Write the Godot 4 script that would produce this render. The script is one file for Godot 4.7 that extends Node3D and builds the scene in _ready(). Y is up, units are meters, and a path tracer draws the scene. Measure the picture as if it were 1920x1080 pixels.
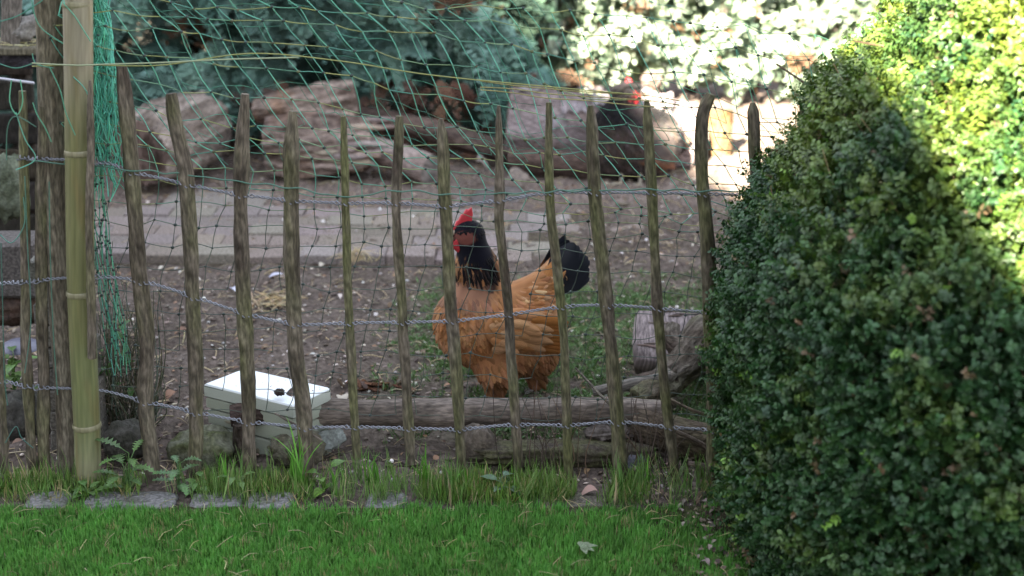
extends Node3D

var rng := RandomNumberGenerator.new()
var noise := FastNoiseLite.new()
var fine := FastNoiseLite.new()
var used := {}
var M := {}

# ------------------------------------------------------------------ geometry
class Geo:
	var v := PackedVector3Array()
	var uv := PackedVector2Array()
	var c := PackedColorArray()
	var i := PackedInt32Array()
	var weld := PackedInt32Array()
	var flat := false

	func vert(p: Vector3, u: Vector2, col: Color) -> int:
		v.append(p); uv.append(u); c.append(col)
		return v.size() - 1

	func tri(a: int, b: int, d: int) -> void:
		i.append(a); i.append(b); i.append(d)

	func quad(a: int, b: int, d: int, e: int) -> void:
		tri(a, b, d); tri(a, d, e)

	func normals() -> PackedVector3Array:
		var n := PackedVector3Array()
		n.resize(v.size())
		for k in range(0, i.size(), 3):
			var a := i[k]; var b := i[k + 1]; var d := i[k + 2]
			var f := (v[d] - v[a]).cross(v[b] - v[a])
			n[a] += f; n[b] += f; n[d] += f
		for k in range(0, weld.size(), 2):
			var s := n[weld[k]] + n[weld[k + 1]]
			n[weld[k]] = s; n[weld[k + 1]] = s
		for k in n.size():
			n[k] = n[k].normalized() if n[k].length_squared() > 1e-24 else Vector3.UP
		return n

	func mesh() -> ArrayMesh:
		var a := []
		a.resize(Mesh.ARRAY_MAX)
		a[Mesh.ARRAY_VERTEX] = v
		a[Mesh.ARRAY_NORMAL] = normals()
		a[Mesh.ARRAY_TEX_UV] = uv
		a[Mesh.ARRAY_COLOR] = c
		a[Mesh.ARRAY_INDEX] = i
		var m := ArrayMesh.new()
		m.add_surface_from_arrays(Mesh.PRIMITIVE_TRIANGLES, a)
		return m

func path(pts: Array, n: int) -> PackedVector3Array:        # Catmull-Rom through the points
	var out := PackedVector3Array()
	var m := pts.size()
	for k in n + 1:
		var f := float(k) / n * (m - 1)
		var a := mini(int(f), m - 2)
		var t := f - a
		var p0: Vector3 = pts[maxi(a - 1, 0)]
		var p1: Vector3 = pts[a]
		var p2: Vector3 = pts[a + 1]
		var p3: Vector3 = pts[mini(a + 2, m - 1)]
		out.append(p1.cubic_interpolate(p2, p0, p3, t))
	return out

func ramp(list: Array, t: float) -> float:
	var f := clampf(t, 0.0, 1.0) * (list.size() - 1)
	var a := mini(int(f), list.size() - 2) if list.size() > 1 else 0
	if list.size() == 1:
		return list[0]
	return lerpf(list[a], list[a + 1], f - a)

# a swept tube; o: sides, amp, fa, fl (ridge noise), squash, cap, seed, col (Callable(p, angle, t, bump) or Color)
func tube(g: Geo, p: PackedVector3Array, radii: Array, o := {}) -> void:
	var sides: int = o.get("sides", 6)
	var amp: float = o.get("amp", 0.0)
	var fa: float = o.get("fa", 1.0)
	var fl: float = o.get("fl", 4.0)
	var squash: float = o.get("squash", 1.0)
	var turn: float = o.get("turn", 0.0)
	var sd: float = o.get("seed", 0.0)
	var col = o.get("col", Color.WHITE)
	var n := p.size()
	var tan0 := (p[1] - p[0]).normalized()
	var side: Vector3 = o.get("side", Vector3.ZERO)
	if side == Vector3.ZERO:
		side = tan0.cross(Vector3(0.1, 0.2, 1) if absf(tan0.z) < 0.8 else Vector3(0, 1, 0.1))
	side = (side - tan0 * side.dot(tan0)).normalized()
	var length := 0.0
	var first := g.v.size()
	for k in n:
		var t := (p[mini(k + 1, n - 1)] - p[maxi(k - 1, 0)]).normalized()
		side = (side - t * side.dot(t)).normalized()
		var up := t.cross(side)
		if k > 0:
			length += p[k].distance_to(p[k - 1])
		var f := float(k) / (n - 1)
		var r := ramp(radii, f)
		for s in sides + 1:
			var a := TAU * (s % sides) / sides + turn
			var bump := 0.0
			if amp > 0.0:
				bump = noise.get_noise_3d(cos(a) * fa * 10.0 + sd, sin(a) * fa * 10.0 + sd * 1.7, length * fl * 10.0)
			var rr := r * (1.0 + amp * bump)
			var q := p[k] + side * cos(a) * rr + up * sin(a) * rr * squash
			var cc: Color = col if col is Color else col.call(q, a, f, bump)
			g.vert(q, Vector2(float(s) / sides * TAU * ramp(radii, 0.5) + sd * 0.37, length + sd * 0.13), cc)
		var row := first + k * (sides + 1)
		g.weld.append(row); g.weld.append(row + sides)
		if k > 0:
			for s in sides:
				g.quad(row + s, row + s - sides - 1, row + s - sides, row + s + 1)
	if o.get("cap", true):
		var capcol = o.get("capcol", null)
		for e in 2:
			var row := first + (0 if e == 0 else (n - 1) * (sides + 1))
			var cen := p[0] if e == 0 else p[n - 1]
			var cc: Color = capcol if capcol != null else g.c[row]
			var cv := g.vert(cen, Vector2(0, 0), cc)
			var ring := []
			for s in sides:
				ring.append(g.vert(g.v[row + s], Vector2(cos(TAU * s / sides), sin(TAU * s / sides)) * 0.02, cc))
			for s in sides:
				if e == 0:
					g.tri(cv, ring[(s + 1) % sides], ring[s])
				else:
					g.tri(cv, ring[s], ring[(s + 1) % sides])

# closed lump: a rounded box pushed about by noise
func lump(g: Geo, size: Vector3, power: float, amp: float, freq: float, res: int, sd: float, col) -> void:
	var first := g.v.size()
	var rows := res
	var cols := res * 2
	for r in rows + 1:
		var th := PI * r / rows
		for s in cols + 1:
			var ph := TAU * (s % cols) / cols
			var d := Vector3(sin(th) * cos(ph), cos(th), sin(th) * sin(ph))
			var k := pow(pow(absf(d.x), power) + pow(absf(d.y), power) + pow(absf(d.z), power), -1.0 / power)
			var q := d * k
			var b := noise.get_noise_3d(q.x * freq + sd, q.y * freq + sd * 2.0, q.z * freq - sd)
			var fac := 1.0 + amp * b
			q = q * fac * size * 0.5
			var cc: Color = col if col is Color else col.call(q, b)
			g.vert(q, Vector2(ph * size.x * 0.3 + sd, q.y + q.z * 0.5), cc)
		g.weld.append(first + r * (cols + 1)); g.weld.append(first + r * (cols + 1) + cols)
	for r in rows:
		for s in cols:
			var a := first + r * (cols + 1) + s
			g.quad(a, a + 1, a + cols + 2, a + cols + 1)

# a box whose edges are chamfered by b; corners jittered
func slab(g: Geo, size: Vector3, b: float, jitter: float, col) -> void:
	var h := size * 0.5
	var jit := []
	for k in 8:
		jit.append(Vector3(rng.randf_range(-1, 1), rng.randf_range(-0.5, 0.5), rng.randf_range(-1, 1)) * jitter)
	var pt := func(sx: int, sy: int, sz: int, axis: int) -> Vector3:
		var j: Vector3 = jit[(1 if sx > 0 else 0) + (2 if sy > 0 else 0) + (4 if sz > 0 else 0)]
		var q := Vector3(sx * (h.x - b), sy * (h.y - b), sz * (h.z - b)) + j
		q[axis] += b * [sx, sy, sz][axis]
		return q
	var face := func(a: Vector3, b2: Vector3, c2: Vector3, d: Vector3) -> void:
		var nn := (c2 - a).cross(b2 - a)
		var q := [a, b2, c2, d]
		if nn.dot(a + b2 + c2 + d) < 0.0:
			q = [a, d, c2, b2]
		var ids := []
		for x in q:
			var cc: Color = col if col is Color else col.call(x)
			ids.append(g.vert(x, Vector2(x.x + x.z * 0.3, x.y + x.z), cc))
		g.quad(ids[0], ids[1], ids[2], ids[3])
	for s in [-1, 1]:
		face.call(pt.call(s, -1, -1, 0), pt.call(s, 1, -1, 0), pt.call(s, 1, 1, 0), pt.call(s, -1, 1, 0))
		face.call(pt.call(-1, s, -1, 1), pt.call(1, s, -1, 1), pt.call(1, s, 1, 1), pt.call(-1, s, 1, 1))
		face.call(pt.call(-1, -1, s, 2), pt.call(1, -1, s, 2), pt.call(1, 1, s, 2), pt.call(-1, 1, s, 2))
		for t in [-1, 1]:
			face.call(pt.call(s, t, -1, 0), pt.call(s, t, 1, 0), pt.call(s, t, 1, 1), pt.call(s, t, -1, 1))
			face.call(pt.call(s, -1, t, 0), pt.call(s, 1, t, 0), pt.call(s, 1, t, 2), pt.call(s, -1, t, 2))
			face.call(pt.call(-1, s, t, 1), pt.call(1, s, t, 1), pt.call(1, s, t, 2), pt.call(-1, s, t, 2))
			for u in [-1, 1]:
				var a: Vector3 = pt.call(s, t, u, 0)
				var b3: Vector3 = pt.call(s, t, u, 1)
				var c3: Vector3 = pt.call(s, t, u, 2)
				var nn := (c3 - a).cross(b3 - a)
				var q := [a, b3, c3] if nn.dot(a + b3 + c3) > 0.0 else [a, c3, b3]
				var ids := []
				for x in q:
					var cc: Color = col if col is Color else col.call(x)
					ids.append(g.vert(x, Vector2(x.x, x.y), cc))
				g.tri(ids[0], ids[1], ids[2])

# a flat outline given thickness, lying in XY
func plate(g: Geo, outline: PackedVector2Array, thick: float, col: Color, at := Transform3D()) -> void:
	var ids := Geometry2D.triangulate_polygon(outline)
	var n := outline.size()
	var f := g.v.size()
	var mid := Vector2.ZERO
	for q in outline:
		mid += q / n
	for s in [1.0, -1.0]:
		for q in outline:
			var e: Vector2 = q.lerp(mid, 0.06)
			g.vert(at * Vector3(e.x, e.y, s * thick * 0.5), q, col)
	for k in range(0, ids.size(), 3):
		var a := ids[k]; var b := ids[k + 1]; var d := ids[k + 2]
		if (outline[b] - outline[a]).cross(outline[d] - outline[a]) > 0.0:
			var w := b; b = d; d = w
		g.tri(f + a, f + b, f + d)
		g.tri(f + n + a, f + n + d, f + n + b)
	var rim := g.v.size()
	for q in outline:
		g.vert(at * Vector3(q.x, q.y, 0), q, col)
	var ccw := not Geometry2D.is_polygon_clockwise(outline)
	for k in n:
		var a := k; var b := (k + 1) % n
		if not ccw:
			var w := a; a = b; b = w
		g.quad(f + a, f + b, rim + b, rim + a)
		g.quad(rim + a, rim + b, f + n + b, f + n + a)

# leaf: a folded, curved strip along +Z with a width profile, lying in XZ, up = +Y
func blade(g: Geo, length: float, width: float, prof: Array, bend: float, fold: float, col: Color, tip: Color, at := Transform3D(), seg := 5) -> void:
	var first := g.v.size()
	for k in seg + 1:
		var t := float(k) / seg
		var w := width * 0.5 * ramp(prof, t)
		var a := bend * t
		var z := length * (sin(a) / bend if absf(bend) > 0.01 else t)
		var y := -length * ((1.0 - cos(a)) / bend if absf(bend) > 0.01 else 0.0)
		var cc := col.lerp(tip, t)
		g.vert(at * Vector3(-w, y + fold * w, z), Vector2(0, t), cc)
		g.vert(at * Vector3(0, y, z), Vector2(0.5, t), cc)
		g.vert(at * Vector3(w, y + fold * w, z), Vector2(1, t), cc)
		if k > 0:
			var r := first + k * 3
			g.quad(r - 3, r, r + 1, r - 2)
			g.quad(r - 2, r + 1, r + 2, r - 1)

# ------------------------------------------------------------------ naming
func numbered(called: String, parent: Node) -> String:
	var key := str(parent.get_instance_id()) + called
	var k: int = used.get(key, 0)
	used[key] = k + 1
	return called if k == 0 else "%s_%03d" % [called, k]

func put(parent: Node, o: Node3D, called: String) -> void:
	o.name = numbered(called, parent)
	parent.add_child(o, true)

func thing(called: String, label: String, category: String, at := Vector3.ZERO, turn := 0.0, group := "") -> Node3D:
	var o := Node3D.new()
	put(self, o, called)
	o.position = at
	o.rotation.y = turn
	return tag(o, label, category, group)

func tag(o: Node3D, label: String, category: String, group := "") -> Node3D:
	o.set_meta("label", label)
	o.set_meta("category", category)
	if group:
		o.set_meta("group", group)
	return o

func part(called: String, g, mat: Material, parent: Node = self) -> MeshInstance3D:
	var o := MeshInstance3D.new()
	o.mesh = g.mesh() if g is Geo else g
	o.material_override = mat
	put(parent, o, called)
	return o

func struct(o: Node3D, kind := "structure") -> Node3D:
	o.set_meta("kind", kind)
	return o

func many(called: String, mesh: Mesh, mat: Material, where: Array, tints: Array, parent: Node = self) -> MultiMeshInstance3D:
	var mm := MultiMesh.new()
	mm.transform_format = MultiMesh.TRANSFORM_3D
	mm.use_colors = true
	mm.mesh = mesh
	mm.instance_count = where.size()
	for k in where.size():
		mm.set_instance_transform(k, where[k])
		mm.set_instance_color(k, tints[k])
	var o := MultiMeshInstance3D.new()
	o.multimesh = mm
	o.material_override = mat
	put(parent, o, called)
	o.set_meta("kind", "stuff")
	return o

func rgb(r: float, g: float, b: float) -> Color:
	return Color(r, g, b)

func vary(c: Color, amount: float) -> Color:
	var k := 1.0 + rng.randf_range(-amount, amount)
	return Color(c.r * k * (1.0 + rng.randf_range(-amount, amount) * 0.3), c.g * k, c.b * k * (1.0 + rng.randf_range(-amount, amount) * 0.4))

func rnd(a: float, b: float) -> float:
	return rng.randf_range(a, b)

func rdir() -> Vector3:
	var z := rnd(-1, 1)
	var a := rnd(0, TAU)
	var r := sqrt(1.0 - z * z)
	return Vector3(r * cos(a), z, r * sin(a))

func basis_of(z: Vector3, up: Vector3) -> Basis:             # Z along z, Y near up
	var zz := z.normalized()
	var x := up.cross(zz)
	if x.length() < 0.01:
		x = Vector3(1, 0.1, 0).cross(zz)
	x = x.normalized()
	return Basis(x, zz.cross(x), zz)

# ------------------------------------------------------------------ materials
func ntex(freq: float, octaves: int, lo: float, hi: float, as_normal := false, strength := 6.0, kind := FastNoiseLite.TYPE_SIMPLEX_SMOOTH, size := 512, sd := 1) -> NoiseTexture2D:
	var n := FastNoiseLite.new()
	n.noise_type = kind
	n.frequency = freq
	n.fractal_octaves = octaves
	n.seed = sd
	var t := NoiseTexture2D.new()
	t.width = size
	t.height = size
	t.seamless = true
	t.noise = n
	t.as_normal_map = as_normal
	t.bump_strength = strength
	if not as_normal:
		var r := Gradient.new()
		r.set_color(0, Color(lo, lo, lo))
		r.set_color(1, Color(hi, hi, hi))
		t.color_ramp = r
	return t

func mat(called: String, rough: float, o := {}) -> StandardMaterial3D:
	var m := StandardMaterial3D.new()
	m.resource_name = called
	m.vertex_color_use_as_albedo = true
	m.roughness = rough
	m.metallic_specular = o.get("spec", 0.3)
	m.metallic = o.get("metal", 0.0)
	if o.has("tex"):
		m.albedo_texture = o.tex
	if o.has("normal"):
		m.normal_enabled = true
		m.normal_texture = o.normal
		m.normal_scale = o.get("nscale", 1.0)
	if o.has("scale"):
		m.uv1_scale = o.scale
	if o.get("tri", false):
		m.uv1_triplanar = true
		m.uv1_world_triplanar = o.get("world", false)
	if o.has("back"):
		m.backlight_enabled = true
		m.backlight = o.back
	if o.has("rim"):
		m.rim_enabled = true
		m.rim = o.rim
		m.rim_tint = 0.7
	if o.has("relief"):
		m.heightmap_enabled = true
		m.heightmap_texture = o.relief
		m.heightmap_scale = o.get("cm", 0.2)
	M[called] = m
	return m

func make_materials() -> void:
	var grain := ntex(0.012, 5, 0.52, 1.0)
	var grain_n := ntex(0.014, 5, 0, 1, true, 5.0)
	var grit := ntex(0.03, 5, 0.5, 1.0, false, 0, FastNoiseLite.TYPE_SIMPLEX_SMOOTH, 512, 4)
	var grit_n := ntex(0.04, 5, 0, 1, true, 6.0, FastNoiseLite.TYPE_SIMPLEX_SMOOTH, 512, 5)
	var blot := ntex(0.008, 4, 0.6, 1.0, false, 0, FastNoiseLite.TYPE_SIMPLEX_SMOOTH, 512, 9)
	mat("wood", 0.85, {"tex": grain, "normal": grain_n, "scale": Vector3(20, 4.5, 1), "nscale": 1.5})
	mat("bark", 0.92, {"tex": grit, "normal": grit_n, "scale": Vector3(5, 1.6, 1), "nscale": 1.6, "spec": 0.2})
	mat("bamboo", 0.42, {"tex": ntex(0.01, 4, 0.78, 1.0, false, 0, FastNoiseLite.TYPE_SIMPLEX_SMOOTH, 256, 3), "scale": Vector3(30, 2.0, 1), "spec": 0.45})
	mat("soil", 0.95, {"tex": grit, "normal": grit_n, "scale": Vector3(3.1, 3.1, 3.1), "tri": true, "world": true, "nscale": 1.5, "spec": 0.15})
	mat("stone", 0.88, {"tex": grit, "normal": grit_n, "scale": Vector3(6, 6, 6), "tri": true, "world": true, "nscale": 0.9, "spec": 0.25})
	mat("brick", 0.9, {"tex": grit, "normal": grit_n, "scale": Vector3(7, 7, 7), "tri": true, "world": true, "nscale": 0.6, "spec": 0.2})
	mat("foam", 0.75, {"tex": ntex(0.2, 2, 0.88, 1.0, false, 0, FastNoiseLite.TYPE_CELLULAR, 256, 2), "scale": Vector3(10, 10, 10), "tri": true, "spec": 0.3})
	mat("leaf", 0.45, {"spec": 0.45, "back": Color(0.6, 0.66, 0.5), "tex": blot, "scale": Vector3(1, 1, 1)})
	mat("boxleaf", 0.45, {"spec": 0.45, "back": Color(0.55, 0.66, 0.15)})
	mat("conifer", 0.62, {"spec": 0.35, "back": Color(0.2, 0.25, 0.14)})
	mat("grass", 0.55, {"spec": 0.35, "back": Color(0.45, 0.6, 0.2)})
	mat("dry", 0.9, {"spec": 0.15})
	mat("wire", 0.5, {"spec": 0.5, "metal": 0.35, "tex": grit, "scale": Vector3(40, 40, 1)})
	mat("net", 0.5, {"spec": 0.4})
	mat("feather", 0.8, {"spec": 0.15, "rim": 0.12, "tex": ntex(0.02, 3, 0.7, 1.0, false, 0, FastNoiseLite.TYPE_SIMPLEX_SMOOTH, 256, 7), "scale": Vector3(4, 0.5, 1)})
	mat("tailfeather", 0.45, {"spec": 0.4, "rim": 0.15})
	mat("skin", 0.55, {"spec": 0.35, "tex": ntex(0.08, 3, 0.7, 1.0, false, 0, FastNoiseLite.TYPE_SIMPLEX_SMOOTH, 256, 8), "scale": Vector3(20, 20, 20), "tri": true, "back": Color(0.2, 0.05, 0.04)})
	mat("horn", 0.4, {"spec": 0.4})
	mat("plaster", 0.9, {"tex": grit, "scale": Vector3(1, 1, 1), "tri": true, "world": true})

func earth(x: float, z: float) -> float:
	var h := noise.get_noise_2d(x * 90.0, z * 90.0) * 0.022 + fine.get_noise_2d(x * 420.0, z * 420.0) * 0.007
	h += smoothstep(-0.2, 0.9, x) * smoothstep(-3.9, -4.4, z) * 0.022
	h *= smoothstep(-2.74, -2.95, z) * 0.9 + 0.1
	return h

func _ready() -> void:
	# ---------------- camera
	var cam := Camera3D.new()
	cam.name = "camera"
	var at := CameraAttributesPhysical.new()
	at.frustum_focal_length = 61.735
	at.frustum_focus_distance = 3.15
	at.frustum_near = 0.05
	at.frustum_far = 200.0
	at.exposure_aperture = 3.4
	cam.attributes = at
	cam.fov = 22.0
	cam.near = 0.05
	cam.far = 200.0
	cam.position = Vector3(0, 1.4, 0)
	cam.rotation_degrees = Vector3(-18.6, 0, 0)
	add_child(cam)
	cam.current = true
	# ---------------- sky, sun, exposure
	var we := WorldEnvironment.new()
	we.name = "world"
	var env := Environment.new()
	env.background_mode = Environment.BG_SKY
	var sky := Sky.new()
	var sm := ProceduralSkyMaterial.new()
	sm.sky_top_color = Color(0.56, 0.585, 0.63)
	sm.sky_horizon_color = Color(0.80, 0.78, 0.76)
	sm.sky_curve = 0.12
	sm.ground_bottom_color = Color(0.2, 0.2, 0.16)
	sm.ground_horizon_color = Color(0.5, 0.52, 0.5)
	sky.sky_material = sm
	env.sky = sky
	env.tonemap_mode = Environment.TONE_MAPPER_LINEAR
	env.tonemap_exposure = 16.2
	env.background_energy_multiplier = 0.53
	env.sdfgi_enabled = true
	env.ssao_enabled = true
	env.ssil_enabled = true
	we.environment = env
	add_child(we)
	var sun := DirectionalLight3D.new()
	sun.name = "sun"
	sun.light_color = Color(1.0, 0.95, 0.86)
	sun.light_energy = 1.6
	sun.light_angular_distance = 0.5
	sun.shadow_enabled = true
	add_child(sun)
	sun.look_at_from_position(Vector3(-0.343, 0.577, 0.741) * 20.0, Vector3.ZERO, Vector3.UP)

	rng.seed = 77
	noise.seed = 11
	noise.frequency = 0.1
	noise.fractal_octaves = 3
	fine.seed = 5
	fine.frequency = 0.1
	fine.fractal_octaves = 2
	make_materials()

	build_grounds()
	build_added_house()
	build_path()
	build_fence()
	build_posts()
	build_conifer()
	build_sunlit_shrub()
	build_box_hedge()
	build_logs()
	build_stones()
	build_left_corner()
	build_foam_box()
	build_hens()
	build_net()
	build_lawn_plants()
	build_litter()

# ------------------------------------------------------------------ setting
func build_grounds() -> void:
	var g := Geo.new()                                      # the wide ground sheet
	var c := rgb(0.12, 0.10, 0.075)
	for q in [Vector3(-80, -0.06, 40), Vector3(80, -0.06, 40), Vector3(80, -0.06, -120), Vector3(-80, -0.06, -120)]:
		g.vert(q, Vector2(q.x, q.z), c)
	g.quad(0, 3, 2, 1)
	struct(part("ground", g, M.soil))
	g = Geo.new()                                           # the hen run's soil
	var nx := 260
	var nz := 230
	for k in nz + 1:
		var z := lerpf(-2.70, -8.4, pow(float(k) / nz, 1.15))
		for s in nx + 1:
			var x := lerpf(-3.2, 3.2, float(s) / nx)
			var h := earth(x, z)
			var b := noise.get_noise_2d(x * 30.0 + 50.0, z * 30.0)
			var moist := clampf(0.5 + b, 0.0, 1.0)
			var cc := rgb(0.185, 0.15, 0.13).lerp(rgb(0.125, 0.10, 0.085), moist)
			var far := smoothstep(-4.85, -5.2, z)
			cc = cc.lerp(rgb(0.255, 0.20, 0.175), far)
			var moss := green(x, z)
			cc = cc.lerp(rgb(0.12, 0.13, 0.07), moss * 0.75)
			g.vert(Vector3(x, h, z), Vector2(x, z), cc)
	for k in nz:
		for s in nx:
			var a := k * (nx + 1) + s
			g.quad(a, a + nx + 1, a + nx + 2, a + 1)
	struct(part("hen_run_soil", g, M.soil))
	g = Geo.new()                                           # the lawn's turf
	nx = 120
	nz = 60
	for k in nz + 1:
		var z := lerpf(3.0, -2.735, float(k) / nz)
		for s in nx + 1:
			var x := lerpf(-4.0, 4.0, float(s) / nx)
			var bare := bare_patch(x, z)
			g.vert(Vector3(x, 0.004 + noise.get_noise_2d(x * 40.0, z * 40.0) * 0.012, z), Vector2(x, z), rgb(0.05, 0.085, 0.02).lerp(rgb(0.11, 0.09, 0.065), bare))
	for k in nz:
		for s in nx:
			var a := k * (nx + 1) + s
			g.quad(a, a + nx + 1, a + nx + 2, a + 1)
	struct(part("lawn_turf", g, M.soil))

func green(x: float, z: float) -> float:                   # where moss and clippings lie in the hen run
	var n := noise.get_noise_2d(x * 45.0 + 9.0, z * 45.0 + 31.0)
	var m := smoothstep(-0.45, -0.05, x) * smoothstep(-4.35, -4.0, z) * smoothstep(-3.0, -3.2, z)
	return clampf(m * (0.85 + n * 1.6), 0.0, 1.0)

func bare_patch(x: float, z: float) -> float:              # thin, bare lawn beside the hedge and at the fence foot
	var n := noise.get_noise_2d(x * 60.0, z * 60.0 + 70.0)
	var b := smoothstep(0.22, 0.5, x + n * 0.22) * 0.85
	b = maxf(b, smoothstep(-2.66, -2.76, z + n * 0.06) * 0.7)
	return clampf(b, 0.0, 1.0)

func build_added_house() -> void:  # unseen building added behind the camera to cast the foreground shade
	var t := thing("added_house", "large rendered building with a steep tiled roof, unseen, added and shaped to shade the garden", "added_house")
	var g := Geo.new()
	var wall := rgb(0.55, 0.52, 0.47)
	var prof := [Vector2(-1.0, 0), Vector2(-1.0, 3.15), Vector2(-2.07, 5.25), Vector2(-5.2, 8.38), Vector2(-13, 6.4), Vector2(-13, 0)]
	var z0 := 3.05
	var z1 := 11.0
	for z: float in [z0, z1]:
		var f := g.v.size()
		for q in prof:
			g.vert(Vector3(q.x, q.y, z), q, wall)
		for k in range(1, 5):
			if z == z0:
				g.tri(f, f + k, f + k + 1)
			else:
				g.tri(f, f + k + 1, f + k)
	for e in [0, 4]:
		var a: Vector2 = prof[e]
		var b: Vector2 = prof[e + 1]
		var f := g.v.size()
		for q in [Vector3(a.x, a.y, z0), Vector3(a.x, a.y, z1), Vector3(b.x, b.y, z1), Vector3(b.x, b.y, z0)]:
			g.vert(q, Vector2.ZERO, wall)
		g.quad(f, f + 3, f + 2, f + 1)
	part("wall", g, M.plaster, t)
	for seg in [[Vector2(-0.85, 3.1), Vector2(-2.05, 5.45)], [Vector2(-2.05, 5.45), Vector2(-5.2, 8.6)], [Vector2(-13.4, 6.38), Vector2(-5.2, 8.6)]]:  # roof pitches shaped to set where the shadow edge falls
		g = Geo.new()
		var a: Vector2 = seg[0]
		var b: Vector2 = seg[1]
		for s: float in [3.0, 11.3]:
			for q: Vector2 in [a, b, b - Vector2(0, 0.16), a - Vector2(0, 0.16)]:
				g.vert(Vector3(q.x, q.y, s), q, rgb(0.24, 0.10, 0.06))
		g.quad(0, 1, 2, 3); g.quad(4, 7, 6, 5)
		g.quad(0, 4, 5, 1); g.quad(3, 2, 6, 7); g.quad(0, 3, 7, 4); g.quad(1, 5, 6, 2)
		part("roof", g, M.brick, t)
	for w in [[-2.6, 1.2], [-5.0, 1.2], [-8.0, 1.2], [-5.2, 4.2]]:
		g = Geo.new()
		slab(g, Vector3(1.3, 1.4, 0.08), 0.01, 0.0, rgb(0.7, 0.7, 0.68))
		var f := part("window", g, M.horn, t)
		f.position = Vector3(w[0], w[1] + 0.6, 3.03)
		g = Geo.new()
		slab(g, Vector3(1.1, 1.2, 0.02), 0.004, 0.0, rgb(0.03, 0.035, 0.04))
		part("pane", g, M.horn, f).position = Vector3(0, 0, -0.05)

func build_path() -> void:
	var root := Node3D.new()
	put(self, root, "brick_path")
	struct(root)
	var g := Geo.new()
	slab(g, Vector3(3.6, 0.05, 0.575), 0.01, 0.0, rgb(0.14, 0.115, 0.09))
	part("bed", g, M.soil, root).position = Vector3(-0.75, -0.018, -4.665)
	var kinds := []
	for k in 14:
		g = Geo.new()
		var tone := rgb(0.34, 0.285, 0.262).lerp(rgb(0.27, 0.235, 0.21), rnd(0, 1))
		var base := vary(tone, 0.2)
		var sd := rnd(0, 90)
		slab(g, Vector3(0.1495, 0.05, 0.1105), 0.003, 0.0022, func(q: Vector3) -> Color: return base)
		kinds.append(g.mesh())
	for row in 5:
		var x := -2.45 + (0.075 if row % 2 else 0.0) + rnd(-0.01, 0.01)
		while x < 0.95:
			var o := part("brick", kinds[rng.randi() % 14], M.brick, root)
			var sink := smoothstep(-0.45, 0.45, x) * 0.031 + rnd(-0.004, 0.004)
			o.position = Vector3(x, 0.006 - sink + rnd(-0.003, 0.003), -4.435 - row * 0.113 + x * 0.006)
			o.rotation = Vector3(rnd(-0.015, 0.015), rnd(-0.015, 0.015) - 0.006, rnd(-0.015, 0.015))
			x += 0.152

# ------------------------------------------------------------------ fence
var pales := []                                            # [points at the fence, width, greenness]

func pale_colour(greenness: float, sd: float) -> Callable:
	return func(q: Vector3, a: float, t: float, b: float) -> Color:
		var n := noise.get_noise_3d(q.x * 160.0 + sd, q.y * 55.0, q.z * 160.0)
		var m := noise.get_noise_3d(q.x * 500.0 + sd, q.y * 60.0 + 40.0, q.z * 500.0)
		var c := rgb(0.235, 0.198, 0.155).lerp(rgb(0.115, 0.095, 0.072), clampf(0.5 + m * 1.2, 0, 1))
		c = c.lerp(rgb(0.07, 0.055, 0.043), smoothstep(0.22, 0.34, noise.get_noise_3d(q.x * 130.0 - sd, q.y * 38.0 + 7.0, q.z * 130.0)) * 0.8)
		c = c.lerp(rgb(0.155, 0.162, 0.07), clampf(greenness + n * 1.0, 0.0, 0.9))
		return c.lerp(rgb(0.2, 0.17, 0.135), smoothstep(0.3, 0.6, b) * 0.5)

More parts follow.
